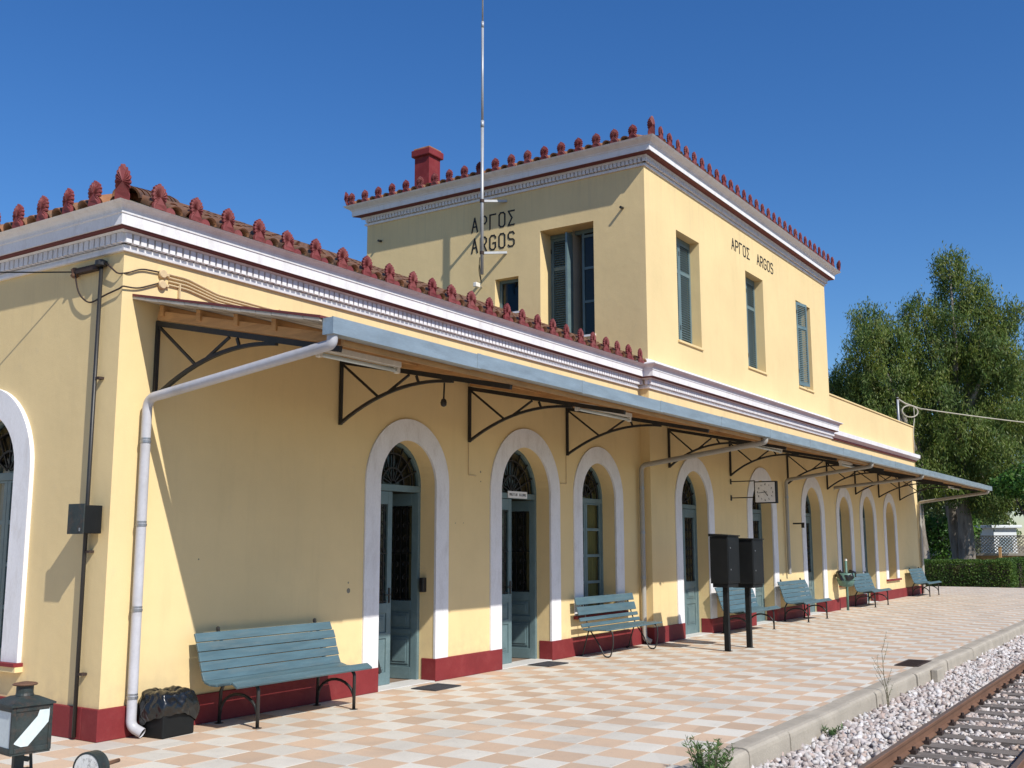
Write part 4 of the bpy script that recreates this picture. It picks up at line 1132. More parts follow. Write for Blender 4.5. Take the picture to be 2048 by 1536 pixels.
lettering(front(YT), "APCOZ", 14.87, 7.95, 0.150, 0.235, 0.225, nf, 0.028)
lettering(front(YT), "ARGOS", 16.40, 7.95, 0.150, 0.235, 0.225, nf, 0.028)
# thin painted conduits below two of the canopy brackets, drill holes and a filled chip in the plaster
for x_, s_ in ((5.48, 1), (8.06, -1)):
    MB().tube(round_path([(x_, -0.008, 3.03), (x_, -0.008, 2.60), (x_ + 0.17 * s_, -0.008, 2.60)], 0.02, 3), 0.007, 6).build("wall_conduit", M['cable'], bld)
for x_, z_, r_ in ((5.77, 2.66, 0.016), (5.775, 2.53, 0.010), (3.17, 1.17, 0.030), (3.165, 1.26, 0.012), (1.02, 1.55, 0.008), (5.2, 1.96, 0.008), (5.38, 1.965, 0.007)):
    MB().lathe([(r_, 0), (r_ * 0.8, 0.0015)], (x_, -0.0002, z_), 9, axis=(0, -1, 0)).build("plaster_chip", M['mortar'], bld)
# short waste pipes sticking out of the raised side wall
for y, z in ((0.26, 7.78), (6.05, 8.10)):
    MB().tube([(XT + 0.02, y, z), (XT - 0.10, y, z - 0.01)], 0.025, 10).build("overflow_pipe", M['iron'], bld)

# ------------------------------------------------------------------ canopy over the platform
can = thing("platform_canopy", "lean-to canopy with galvanised gutter on curved iron brackets along the facade", "canopy")
CX0, CX1 = 0.11, 31.15
CZW, CZF, CYF = 3.985, 3.488, -2.40
zc = lambda y: CZW + (CZF - CZW) * (y / CYF)
sl = (CZF - CZW) / CYF
m_ = MB()
def slab(y0, y1, dz0, dz1, x0=CX0, x1=CX1, yclip=0.0):
    vs_ = [(x0, y0, zc(y0) + dz0), (x1, y0, zc(y0) + dz0), (x1, y1, zc(y1) + dz0), (x0, y1, zc(y1) + dz0), (x0, y0, zc(y0) + dz1), (x1, y0, zc(y0) + dz1), (x1, y1, zc(y1) + dz1), (x0, y1, zc(y1) + dz1)]
    return MB().add(vs_, [(0, 3, 2, 1), (4, 5, 6, 7), (0, 1, 5, 4), (1, 2, 6, 5), (2, 3, 7, 6), (3, 0, 4, 7)])
slab(-0.002, CYF, 0.0, 0.022).build("roof_sheet", M['soffit'], can)
nb = 13
for k in range(nb):
    y0 = -0.004 + (CYF + 0.01) * k / nb; y1 = -0.004 + (CYF + 0.01) * (k + 1) / nb + 0.006
    slab(y0, y1, -0.026 - 0.003 * (k % 2), -0.001, CX0 + 0.004, CX1 - 0.004).build("soffit_board", M['board'], can)
for k, y in enumerate((-0.10, -0.62, -1.12, -1.60, -2.30)):
    slab(y, y - 0.055, -0.135, -0.031, 0.345 if k < 4 else 0.375, CX1 - 0.02).build("purlin", M['wood'], can, bevel=0.004)
slab(-2.362, -2.392, -0.19, -0.035, 0.40, CX1 - 0.01).build("fascia_board", M['wood'], can)
BX = [0.40, 2.95, 5.48, 8.08, 11.41, 14.34, 17.87, 20.90, 24.15, 26.67, 29.27]
def bracket(x):
    y0 = (YT if XT < x < XT2 else 0.0) - 0.022
    zt = lambda y: zc(y) - 0.215
    top = MB().bar((x, y0 - 0.02, zt(y0)), (x, -2.36, zt(-2.36)), 0.042, 0.052).build("bracket", M['truss'], can)
    raf = MB().bar((x, y0 - 0.03, zt(y0) + 0.078), (x, -2.34, zt(-2.34) + 0.078), 0.07, 0.088).build("rafter", M['wood'], top, bevel=0.004)
    MB().bar((x, y0, 3.04), (x, y0, zt(y0) + 0.03), 0.034, 0.034, up=(1, 0, 0)).build("wall_post", M['truss'], top)
    # curved lower chord
    pts = []
    a, b = (y0 - 0.005, 3.06), (-1.62, zt(-1.62) - 0.030)
    cc = (-0.80, 3.52)
    for k in range(15):
        t = k / 14
        pts.append((x, a[0] * (1 - t) ** 2 + cc[0] * 2 * t * (1 - t) + b[0] * t * t, a[1] * (1 - t) ** 2 + cc[1] * 2 * t * (1 - t) + b[1] * t * t))
    ar = MB(); vs_ = []
    for k, p in enumerate(pts):
        tg = (Vector(pts[min(14, k + 1)]) - Vector(pts[max(0, k - 1)])).normalized(); nn = Vector((0, -tg.z, tg.y))
        vs_ += [Vector(p) + Vector((sx_ * 0.018, 0, 0)) + nn * (sn_ * 0.016) for sx_, sn_ in ((-1, -1), (1, -1), (1, 1), (-1, 1))]
    ar.add(vs_, [(4 * k + j, 4 * k + (j + 1) % 4, 4 * k + 4 + (j + 1) % 4, 4 * k + 4 + j) for k in range(14) for j in range(4)] + [(3, 2, 1, 0), (56, 57, 58, 59)])
    ar.build("curved_chord", M['truss'], top)
    pt = lambda t: pts[int(round(t * 14))]
    for p, q in (((x, y0 - 0.02, zt(y0) - 0.03), pt(0.33)), (pt(0.42), (x, -1.02, zt(-1.02) - 0.03)), ((x, -1.12, zt(-1.12) - 0.03), pt(0.68))):
        MB().bar(p, q, 0.024, 0.022, up=(1, 0, 0)).build("strut", M['truss'], top)
for x in BX: bracket(x)
# gutter: galvanised box, open above, with end plates and joints
GZ0, GZ1, GY0, GY1 = 3.352, 3.488, -2.402, -2.515
gm = MB(); prof = [(GY0, GZ1), (GY0, GZ0), (GY1, GZ0), (GY1, GZ1), (GY1 + 0.012, GZ1 + 0.004), (GY1 + 0.012, GZ1 - 0.004), (GY1 + 0.005, GZ1 - 0.004), (GY1 + 0.005, GZ0 + 0.005), (GY0 - 0.005, GZ0 + 0.005), (GY0 - 0.005, GZ1)]
lens = []; x = 0.14
gx0, gx1 = 0.14, 31.0
k = 0
segs = np.concatenate([np.arange(gx0, gx1, 2.02), [gx1]])
for a, b in zip(segs[:-1], segs[1:]):
    if b - a < 0.05: continue
    m_ = MB(); n = len(prof); dz = rng.normal(0, 0.003); dz2 = rng.normal(0, 0.003)
    vs_ = [(a + 0.001, y, z + dz) for y, z in prof] + [(b - 0.001, y, z + dz2) for y, z in prof]
    m_.add(vs_, [(q, (q + 1) % n, n + (q + 1) % n, n + q) for q in range(n)])
    if a == gx0: m_.add([(a, GY0, GZ0), (a, GY1, GZ0), (a, GY1, GZ1), (a, GY0, GZ1)], [(0, 1, 2, 3)])
    if b == gx1: m_.add([(b, GY0, GZ0), (b, GY1, GZ0), (b, GY1, GZ1), (b, GY0, GZ1)], [(0, 1, 2, 3)])
    m_.build("gutter", M['zinc'], can)
    if b < gx1: MB().box((b - 0.03, GY1 - 0.004, GZ0 - 0.004), (b + 0.03, GY1 - 0.001, GZ1 + 0.005)).build("gutter_joint", M['zinc'], can)
# fluorescent battens
for n_, (xa, xb, lab) in enumerate(((0.85, 2.00, "white fluorescent batten under the canopy end nearest the building corner"), (5.5, 7.0, "white fluorescent batten under the canopy before the bricked double door and wire-legged bench"), (11.7, 13.2, "white fluorescent batten under the canopy just before the hanging clock"), (17.0, 18.5, "white fluorescent batten under the canopy beyond the hanging clock"), (28.6, 30.1, "farthest white fluorescent batten at the canopy's far end by the trees"))):
    lab = lab.replace("before the bricked double door and wire-legged bench", "between the second door and the wire-legged bench")
    yy = -1.66; z = 3.425
    t = thing("fluorescent_light", lab, "light fixture", ((xa + xb) / 2, yy, z), 0, "fluorescent battens under the canopy")
    L = (xb - xa) / 2
    MB().box((-L, -0.035, -0.01), (L, 0.035, 0.045)).build("batten_body", M['lamp'], t, bevel=0.006)
    MB().tube([(-L + 0.06, 0, -0.045), (L - 0.06, 0, -0.045)], 0.019, 10).build("lamp_tube", M['opal'], t, smooth=True)
    for s in (-1, 1):
        MB().box((s * (L - 0.03) - 0.02, -0.025, -0.07), (s * (L - 0.03) + 0.02, 0.025, -0.011)).build("lamp_holder", M['lamp'], t)
# small dark spotlight hanging from the second bracket
sp = thing("hanging_spotlight", "small black spotlight on a bent stem hanging above the first door", "light fixture", (4.12, -0.62, 3.62))
MB().tube(round_path([(0.05, -0.05, 0.03), (0.0, 0.0, 0.03), (-0.012, 0.0, -0.20)], 0.03), 0.011, 8).build("stem", M['iron'], sp)
MB().lathe([(0.012, 0.03), (0.030, 0.015), (0.040, -0.02), (0.034, -0.055), (0.012, -0.07)], (-0.012, 0, -0.22), 8).build("lamp_head", M['iron'], sp)

# downpipes
def downpipe(label, top, wallp, foot, mat, r=0.042, shoe=True, clamps=3, drop=True):
    t = thing("downpipe", label, "downpipe", (wallp[0], wallp[1], 0))
    o = Vector((wallp[0], wallp[1], 0))
    path = [Vector(top) + Vector((0, 0.0, 0.05)), Vector(top) + Vector((0, 0.0, -0.05)), Vector(wallp)]
    if drop: path += [Vector((foot[0], foot[1], 0.10)), Vector((foot[0] + 0.05, foot[1] - 0.10, 0.045))] if shoe else [Vector((foot[0], foot[1], foot[2]))]
    pp = [p - o for p in round_path(path, 0.11, 8)]
    MB().tube(pp, r, 14, cap=False).build("pipe", mat, t, smooth=True)
    if shoe:
        e = pp[-1]; d = (pp[-1] - pp[-2]).normalized()
        MB().tube([e - d * 0.012, e - d * 0.010], r * 0.90, 14).build("pipe_mouth", M['black'], t)
    for k in range(clamps):
        z = 0.35 + (wallp[2] - 0.75) * k / max(1, clamps - 1)
        s = (z - 0.1) / max(0.1, (wallp[2] - 0.1)); x = foot[0] + (wallp[0] - foot[0]) * s - o.x
        c = MB().lathe([(r + 0.006, -0.012), (r + 0.006, 0.012)], (x, 0, z), 14)
        c.lathe([(r + 0.003, 0.02), (r + 0.003, 0.035)], (x, 0, z), 14)
        c.build("pipe_clamp", M['steel'], t)
    return t
downpipe("bright grey downpipe crossing from the gutter to the building corner nearest the bin bag", (0.20, -2.455, 3.33), (0.275, -0.085, 3.03), (0.275, -0.085, 0), M['pvc'], 0.045, clamps=4)
downpipe("grey downpipe in the inner corner behind the wire-legged bench", (10.15, -2.455, 3.33), (10.50, -0.085, 3.03), (10.50, -0.085, 0), M['pvc_old'], 0.042, clamps=4)
downpipe("grey downpipe running down the wall just beyond the hanging clock", (16.5, -2.455, 3.33), (17.55, YT - 0.075, 3.12), (17.55, YT - 0.075, 1.0), M['pvc_old'], 0.04, shoe=False, clamps=2)
downpipe("grey downpipe in the far inner corner behind the green litter bin", (21.2, -2.455, 3.33), (21.72, -0.075, 3.12), (21.72, -0.075, 0.02), M['pvc_old'], 0.04, shoe=False, clamps=2)
downpipe("pale downpipe at the far end of the building beside the hedge", (30.5, -2.455, 3.33), (31.70, -0.075, 3.05), (31.70, -0.075, 0.02), M['pvc_old'], 0.05, shoe=False, clamps=2)

# ------------------------------------------------------------------ things on the walls
# dark iron conduit up the side wall, its switch box, bracket and wire
cd = thing("iron_conduit", "thin dark iron conduit running up the side wall near the corner", "conduit", (0, 0.27, 0))
MB().tube([(-0.045, 0.0, 0.02), (-0.045, 0.0, 4.28)], 0.019, 10).build("pipe", M['iron'], cd, smooth=True)
for z in (0.55, 1.62, 3.2):
    MB().box((-0.055, -0.075, z), (0.0, -0.02, z + 0.022)).build("wall_clip", M['clip'], cd)
MB().lathe([(0.02, 0), (0.055, 0.01), (0.055, 0.055), (0.025, 0.07)], (-0.05, 0, 4.27), 12).build("conduit_cap", M['iron'], cd)
sb_ = thing("switch_box", "dark metal switch box projecting from the side wall on the conduit", "switch box", (-0.066, 0.17, 1.79))
MB().box((-0.14, -0.10, 0.0), (0.04, 0.11, 0.25)).build("box_body", M['black'], sb_, bevel=0.006)
MB().box((-0.155, -0.11, -0.004), (-0.141, 0.12, 0.262)).build("box_lid", M['lantern'], sb_, bevel=0.003)
MB().box((-0.162, -0.075, 0.02), (-0.156, -0.06, 0.05)).build("latch", M['steel'], sb_)
ib = thing("insulator_bracket", "rusty iron bracket with insulator holding a wire below the corner cornice", "bracket", (-0.045, 0.27, 4.27))
MB().box((-0.03, 0.03, -0.02), (0.03, 0.36, 0.03)).build("bracket_arm", M['clip'], ib)
MB().lathe([(0.02, -0.05), (0.04, -0.03), (0.028, 0.0), (0.04, 0.03), (0.02, 0.05)], (0, 0.41, 0.0), 12).build("insulator", M['rail'], ib, smooth=True)
wr = MB()
def sag(p, q, s, n=16):
    p, q = Vector(p), Vector(q)
    return [p.lerp(q, k / n) - Vector((0, 0, 4 * s * (k / n) * (1 - k / n))) for k in range(n + 1)]
wr.tube(sag((-0.05, 0.72, 4.285), (-3.0, 6.0, 4.75), 0.10), 0.007, 6)
wr.tube([(-0.05, 0.72, 4.285), (-0.047, 0.68, 4.275)], 0.012, 6)
tag(wr.build("overhead_wire", M['black']), "black wire leading away from the insulator bracket on the side wall", "wire")
lw = MB().tube(round_path([(-0.06, 0.66, 4.27), (-0.05, 0.60, 4.05), (-0.045, 0.42, 3.93), (-0.03, 0.24, 3.99), (-0.028, 0.0, 4.03), (-0.02, -0.03, 4.05), (0.15, -0.02, 4.06), (0.38, -0.02, 4.16)], 0.1), 0.008, 6).tube(round_path([(-0.05, 0.20, 4.30), (-0.035, 0.03, 4.17), (0.04, -0.02, 4.19), (0.18, -0.02, 4.26), (0.38, -0.02, 4.27)], 0.08), 0.008, 6)
tag(lw.build("loose_cable", M['clip']), "loose cables drooping round the building corner to the round junction boxes", "cable")
# junction boxes and painted conduits along the wall above the canopy
for z, lab in ((4.26, "upper round cream junction box near the building corner"), (4.155, "lower round cream junction box near the building corner")):
    t = thing("junction_box", lab, "junction box", (0.42, -0.001, z), 0, "round junction boxes near the corner")
    MB().lathe([(0.042, 0.0), (0.045, 0.03), (0.038, 0.042)], (0, 0, 0), 18, axis=(0, -1, 0)).build("box_body", M['cable'], t, bevel=0.003)
    MB().box((0.045, -0.03, -0.012), (0.075, -0.002, 0.012)).build("cable_gland", M['cable'], t)
for k in range(4):
    z0 = 4.275 - 0.035 * k; z1 = 4.175 - 0.028 * k
    pth = [(0.50, -0.016, z0), (0.72, -0.016, z0), (1.1, -0.016, z1 + 0.02), (2.2, -0.016, z1)]
    xx = 3.2
    while xx < XT - 0.4: pth.append((xx, -0.016, z1 + rng.normal(0, 0.006))); xx += 1.1
    pth += [(XT - 0.1, -0.016, z1), (XT - 0.03, YT - 0.02, z1 + 0.02), (XT + 0.2, YT - 0.016, z1)]
    xx = XT + 1.0
    while xx < XT2 - 0.2: pth.append((xx, YT - 0.016, z1 + rng.normal(0, 0.006))); xx += 1.1
    pth += [(XT2, YT - 0.016, z1)]
    if k == 0: pth += [(XT2 + 0.1, -0.016, z1), (26, -0.016, z1), (XE - 0.12, -0.016, z1), (XE - 0.10, -0.016, 5.4)]
    o = MB().tube(round_path(pth, 0.05, 3), 0.009, 6).build("wall_cable", M['cable'])
    tag(o, ["topmost painted cable clipped along the wall above the canopy", "second painted cable from the top above the canopy", "third painted cable from the top above the canopy", "lowest painted cable clipped along the wall above the canopy"][k], "cable", "painted cables along the facade")
# clips in clusters
for xx in [0.62, 1.95, 4.6, 7.2, 9.6]:
    MB().box((xx, -0.032, 4.06), (xx + 0.015, -0.001, 4.20)).build("cable_clip", M['cable'], bld)
for xx in (XT + 0.35, XT + 0.55):
    MB().box((xx, YT - 0.05, 4.06), (xx + 0.1, YT - 0.001, 4.17)).build("junction_block", M['cable'], bld, bevel=0.005)

# platform clock
ck = thing("platform_clock", "square white-faced clock with black case on two iron arms from the wall", "clock", (14.35, YT, 0))
for z in (2.93, 2.60):
    a = MB().bar((0, -0.005, z), (0, -0.52, z), 0.020, 0.020).build("bracket_arm", M['iron'], ck)
    MB().box((-0.02, -0.022, z - 0.055), (0.02, -0.001, z + 0.055)).build("wall_plate", M['iron'], ck)
y0, y1, z0, z1 = -0.52, -0.97, 2.475, 2.915
MB().box((-0.06, y1, z0), (0.06, y0, z1)).build("clock_case", M['black'], ck, bevel=0.004)
fc = MB().box((-0.064, y1 + 0.022, z0 + 0.022), (-0.0605, y0 - 0.022, z1 - 0.022)).build("clock_face", M['clockface'], ck)
cy, cz, rr = (y0 + y1) / 2, (z0 + z1) / 2, 0.155
CP = lambda u, v: Vector((-0.0655, cy - u, cz + v))          # u to the viewer's right
def stroke(m_, a, b, t): m_.bar(CP(*a), CP(*b), t, 0.0015, up=(1, 0, 0))
SEG = {'0': "abcdef", '1': "bc", '2': "abged", '3': "abgcd", '4': "fgbc", '5': "afgcd", '6': "afgedc", '7': "abc", '8': "abcdefg", '9': "abcdfg"}
def digit(m_, ch_, u, v, w, h_, t):
    pos = {'a': ((0, 1), (1, 1)), 'b': ((1, 1), (1, .5)), 'c': ((1, .5), (1, 0)), 'd': ((0, 0), (1, 0)), 'e': ((0, .5), (0, 0)), 'f': ((0, 1), (0, .5)), 'g': ((0, .5), (1, .5))}
    for s in SEG[ch_]:
        (a, b), (c, d) = pos[s]; stroke(m_, (u + (a - .5) * w, v + (b - .5) * h_), (u + (c - .5) * w, v + (d - .5) * h_), t)
for k in range(1, 13):
    an = R(90 - 30 * k); u, v = rr * math.cos(an), rr * math.sin(an); m_ = MB(); s = str(k)
    for q, ch_ in enumerate(s): digit(m_, ch_, u + (q - (len(s) - 1) / 2) * 0.022, v, 0.013, 0.030, 0.006)
    m_.build("numeral", M['letter'], fc)
def hand(an, L, back, t, name):
    d = (math.sin(an), math.cos(an)); m_ = MB()
    m_.bar(CP(-d[0] * back, -d[1] * back) - Vector((0.003, 0, 0)), CP(d[0] * L, d[1] * L) - Vector((0.003, 0, 0)), t, 0.002, up=(1, 0, 0)); m_.build(name, M['letter'], fc)
hand(R(44 * 6), 0.135, 0.04, 0.008, "minute_hand"); hand(R(4.73 * 30), 0.095, 0.04, 0.013, "hour_hand")
# small black bracket beyond the clock
hk = thing("wall_hook", "small black iron hook bracket on the wall past the clock", "bracket", (18.15, YT, 2.14))
MB().bar((0, 0, 0), (0, -0.22, 0), 0.03, 0.035).build("hook_arm", M['iron'], hk); MB().box((-0.02, -0.26, -0.10), (0.02, -0.20, 0.02)).build("hook_tip", M['iron'], hk)

# antenna mast in front of the raised block
am = thing("antenna_mast", "tall thin galvanised mast clamped to the raised block's side wall", "mast", (XT - 0.42, 3.12, 0))
MB().tube([(0, 0, 6.85), (0, 0, 9.9)], 0.032, 12).build("lower_pole", M['mast'], am, smooth=True)
MB().tube([(0, 0, 9.9), (0, 0, 12.0)], 0.025, 12).tube([(0, 0, 9.84), (0, 0, 9.98)], 0.036, 12).build("upper_pole", M['mast'], am, smooth=True)
MB().tube([(0, 0, 12.0), (0, 0, 14.5)], 0.017, 10).tube([(0, 0, 11.95), (0, 0, 12.08)], 0.028, 12).build("top_pole", M['mast'], am, smooth=True)
for z in (8.33, 7.28):
    MB().bar((0.02, -0.02, z), (0.42, -0.30, z + 0.06), 0.035, 0.045).build("wall_arm", M['mast'], am)
    MB().lathe([(0.045, -0.03), (0.045, 0.03)], (0, 0, z), 12).build("pole_clamp", M['clip'], am)
MB().tube(round_path([(0.0, 0.05, 7.2), (0.03, 0.10, 6.95), (0.02, 0.02, 6.65), (0.0, 0.06, 7.05)], 0.1), 0.008, 6).build("loose_cable", M['black'], am)
sc_ = thing("security_camera", "small pale camera head on the raised block's side wall below the mast", "camera", (XT, 3.42, 6.72))
MB().bar((0, 0, 0), (-0.13, 0.0, 0.02), 0.02, 0.02).build("arm", M['steel'], sc_); MB().box((-0.24, -0.04, -0.03), (-0.10, 0.04, 0.06)).build("head", M['lamp'], sc_, bevel=0.01)

# far corner: stub pole, coiled cable, wire to the trees
sp_ = thing("stub_pole", "short galvanised pole above the far wing's parapet", "pole", (31.35, 0.35, 5.05))
MB().tube([(0, 0, 0), (0, 0, 1.62)], 0.035, 12).build("pole", M['mast'], sp_, smooth=True)
MB().lathe([(0.042, 0), (0.042, 0.05)], (0, 0, 1.55), 12).build("pole_clamp", M['clip'], sp_)
cc = MB(); R0 = 0.28; base = Vector((31.75, 0.05, 6.20))
loop = [base + Vector((0.42 * math.cos(a) * 0.9, -0.28 * math.cos(a), R0 * math.sin(a))) * 0.72 for a in np.linspace(R(80), R(80 + 700), 40)]
cc.tube(loop, 0.022, 8)
cc.tube([(31.37, 0.33, 6.60), (31.6, 0.15, 6.46), (32.2, -0.25, 6.30)], 0.030, 8)
cc.tube(sag((32.1, -0.2, 6.32), (44.0, -6.6, 6.10), 0.10, 12), 0.021, 8)
cc.tube(round_path([loop[-1], (32.05, -0.02, 5.98), (31.86, -0.02, 5.72), (31.80, -0.02, 5.60), (31.72, -0.02, 5.3), (31.72, -0.02, 4.72)], 0.15), 0.016, 8)
tag(cc.build("coiled_cable", M['rope'], smooth=True), "pale cable coiled above the parapet and strung off to the trees", "cable")

# ------------------------------------------------------------------ benches
def slat(m_, yz, tang, x0, x1, wd, th=0.022):
    y, z = yz; t = Vector((0, tang[0], tang[1])).normalized(); n = Vector((0, -t.z, t.y))
    vs_ = []
    for x in (x0, x1):
        for a, b in ((-1, -1), (1, -1), (1, 1), (-1, 1)): vs_.append(Vector((x, y, z)) + t * (a * wd / 2) + n * (b * th / 2))
    m_.add(vs_, [(0, 3, 2, 1), (4, 5, 6, 7), (0, 1, 5, 4), (1, 2, 6, 5), (2, 3, 7, 6), (3, 0, 4, 7)])
def curve(pts, t):
    """Catmull-Rom through (y, z) points"""
    n = len(pts) - 1; s = min(t * n, n - 1e-6); i = int(s); u = s - i
    p0, p1, p2, p3 = [np.array(pts[max(0, min(n, k))], float) for k in (i - 1, i, i + 1, i + 2)]
    f = lambda u: 0.5 * ((2 * p1) + (-p0 + p2) * u + (2 * p0 - 5 * p1 + 4 * p2 - p3) * u * u + (-p0 + 3 * p1 - 3 * p2 + p3) * u ** 3)
    d = f(min(1, u + 0.01)) - f(max(0, u - 0.01))
    return f(u), d
PROF_A = [(-0.10, 0.86), (-0.17, 0.70), (-0.215, 0.55), (-0.27, 0.435), (-0.40, 0.405), (-0.55, 0.425), (-0.66, 0.432), (-0.715, 0.395)]
def bench_arch(name, L, legs):
    """slatted bench with bent tube legs; x from 0, wall at y 0"""
    t = thing(name, "x", "bench")
    ln = [np.array(curve(PROF_A, k / 60)[0]) for k in range(61)]
    cum = np.concatenate([[0], np.cumsum([np.linalg.norm(b - a) for a, b in zip(ln[:-1], ln[1:])])])
    nsl = 10; wd = cum[-1] / nsl - 0.006
    for k in range(nsl):
        s = (k + 0.5) * cum[-1] / nsl; tt = np.interp(s, cum, np.linspace(0, 1, 61)); p, d = curve(PROF_A, tt)
        m_ = MB(); slat(m_, p, d, 0.0 + rng.normal(0, 0.004), L + rng.normal(0, 0.004), wd); m_.build("slat", M['bench'], t, bevel=0.004)
    for x in legs:
        m_ = MB()
        m_.tube(round_path([(x, -0.055, 0.88), (x, -0.13, 0.74), (x, -0.18, 0.56), (x, -0.235, 0.42), (x, -0.40, 0.375), (x, -0.60, 0.40), (x, -0.645, 0.36), (x, -0.645, 0.0)], 0.05, 4), 0.017, 8)
        m_.tube([(x, -0.215, 0.44), (x, -0.135, 0.30), (x, -0.125, 0.0)], 0.017, 8)
        m_.tube([(x, -0.135 - 0.255 + 0.255 * math.cos(a), 0.10 + 0.19 * math.sin(a)) for a in np.linspace(0, PI, 13)], 0.015, 8)
        m_.box((x - 0.03, -0.675, 0.001), (x + 0.03, -0.615, 0.008)).box((x - 0.03, -0.155, 0.001), (x + 0.03, -0.095, 0.008))
        m_.build("leg_frame", M['iron'], t, smooth=True)
        MB().lathe([(0.018, 0.0), (0.018, 0.02), (0.006, 0.03)], (x, -0.06, 0.875), 8).build("finial", M['iron'], t)
    return t
def bench_wire(name, L, legs):
    t = thing(name, "x", "bench")
    for (y, z, dy, dz, wd) in ((-0.085, 0.825, -0.25, -1, 0.115), (-0.125, 0.68, -0.3, -1, 0.125), (-0.165, 0.555, -0.3, -1, 0.055), (-0.195, 0.47, -0.4, -1, 0.055), (-0.26, 0.415, -1, -0.12, 0.085), (-0.36, 0.410, -1, 0.04, 0.085), (-0.46, 0.418, -1, 0.08, 0.085), (-0.565, 0.420, -1, -0.02, 0.105)):
        m_ = MB(); slat(m_, (y, z), (dy, dz), rng.normal(0, 0.004), L + rng.normal(0, 0.004), wd, 0.024); m_.build("slat", M['bench'], t, bevel=0.004)
    for x in legs:
        m_ = MB()
        m_.tube(round_path([(x, -0.045, 0.88), (x, -0.16, 0.52), (x, -0.215, 0.395), (x, -0.60, 0.400), (x, -0.615, 0.20), (x, -0.56, 0.012), (x, -0.46, 0.012), (x, -0.36, 0.20), (x, -0.22, 0.39)], 0.07, 5), 0.011, 8)
        m_.tube(round_path([(x, -0.20, 0.40), (x, -0.13, 0.18), (x, -0.08, 0.012), (x, -0.03, 0.012)], 0.05, 5), 0.011, 8)
        m_.build("leg_frame", M['iron'], t, smooth=True)
    return t
b1 = bench_arch("bench", 1.86, (0.33, 1.66)); b1.location = (0.90, -0.015, 0); b1["label"] = "long blue-grey slatted bench between the bin bag and the first door"
b2 = bench_wire("bench", 1.92, (0.22, 1.75)); b2.location = (8.10, -0.03, 0); b2["label"] = "blue-grey bench with gapped back boards and thin looped wire legs"
for x, lab in ((13.05, "blue-grey slatted bench half hidden behind the two black cabinets"), (16.55, "blue-grey slatted bench below the downpipe past the clock"), (22.75, "blue-grey slatted bench standing right beside the green litter bin"), (29.35, "farthest blue-grey slatted bench by the end of the building and hedge")):
    c = copy_tree(b1); c.location = (x, (YT if x < 21 else 0) - 0.03, 0); c["label"] = lab
for b in (b1, b2): pass
for o in list(COL.objects):
    if o.get("category") == "bench": o["group"] = "benches along the station wall"

# ------------------------------------------------------------------ bin bag, litter bin, cabinets, mats
bb = thing("bin_bag", "squat dark bin stuffed with a shiny black bag beside the corner downpipe", "litter bin", (0.56, -0.21, 0), R(4))
MB().box((-0.185, -0.155, 0.001), (0.185, 0.155, 0.26)).build("bin_body", M['black'], bb, bevel=0.012)
n1_, n2_ = 30, 110; V = []
prs = random.Random(5); ph = [prs.uniform(0, 6.28) for _ in range(12)]
for i in range(n1_ + 1):
    t = i / n1_
    for j in range(n2_):
        a = 2 * PI * j / n2_
        sq = 1.0 / max(abs(math.cos(a)), abs(math.sin(a))) ** 0.55
        rx, ry = 0.205, 0.172
        lowest = 0.085 + 0.12 * max(0.0, math.sin(a * 1.0 + 3.6)) + 0.012 * math.sin(3 * a + ph[5])
        if t < 0.72:
            u = t / 0.72; z = lowest + (0.375 - lowest) * u; bul = 1.10 + 0.15 * math.sin(PI * min(1, u * 1.1)) - 0.10 * u
        else:
            u = (t - 0.72) / 0.28; z = 0.375 + 0.035 * math.sin(PI * u * 0.9) - 0.02 * u; bul = 1.00 - 0.62 * u
        wv = 0.014 * math.sin(5 * a + ph[0] + 5 * t) + 0.009 * math.sin(11 * a + ph[1] - 12 * t) + 0.007 * math.sin(19 * a + ph[2] + 17 * t) + 0.020 * (abs(math.sin(4 * a + 3.1 * t + ph[6] + 0.8 * math.sin(9 * t))) ** 0.5 - 0.8) + 0.010 * (abs(math.sin(8 * a - 3 * t + ph[7])) ** 0.5 - 0.8)
        V.append((rx * sq * bul * math.cos(a) * (1 + wv * 2), ry * sq * bul * math.sin(a) * (1 + wv * 2), z + 0.008 * math.sin(4 * a + ph[3]) * (0.4 + t) + 0.004 * math.sin(15 * a + ph[4])))
F = [(i * n2_ + j, i * n2_ + (j + 1) % n2_, (i + 1) * n2_ + (j + 1) % n2_, (i + 1) * n2_ + j) for i in range(n1_) for j in range(n2_)]
F.append(tuple(n1_ * n2_ + j for j in range(n2_)))
MB().add(V, F).build("liner_bag", M['bag'], bb, smooth=True)

lb = thing("litter_bin", "round green perforated litter bin with black bag on a post", "litter bin", (21.42, -0.42, 0))
MB().tube([(0, 0, 0.0), (0, 0, 1.26)], 0.032, 12).build("post", M['greenbin'], lb, smooth=True)
MB().lathe([(0.034, 0), (0.040, 0.01), (0.034, 0.03), (0.02, 0.06)], (0, 0, 1.24), 12).build("post_cap", M['lamp'], lb)
MB().lathe([(0.10, 0.0), (0.17, 0.02), (0.215, 0.16), (0.225, 0.33), (0.215, 0.34), (0.205, 0.32)], (-0.24, -0.05, 0.60), 24).build("basket", M['greenbin'], lb, smooth=True)
for k in range(24):
    a = 2 * PI * k / 24
    MB().lathe([(0.010, 0), (0.010, 0.004)], (-0.24 + 0.2155 * math.cos(a), -0.05 + 0.2155 * math.sin(a), 0.762), 8, axis=(math.cos(a), math.sin(a), -0.05)).build("basket_hole", M['black'], lb)
MB().bar((-0.02, 0, 0.66), (-0.12, 0, 0.62), 0.04, 0.03).bar((-0.02, 0, 0.82), (-0.06, 0, 0.82), 0.04, 0.03).build("basket_bracket", M['greenbin'], lb)
V = []
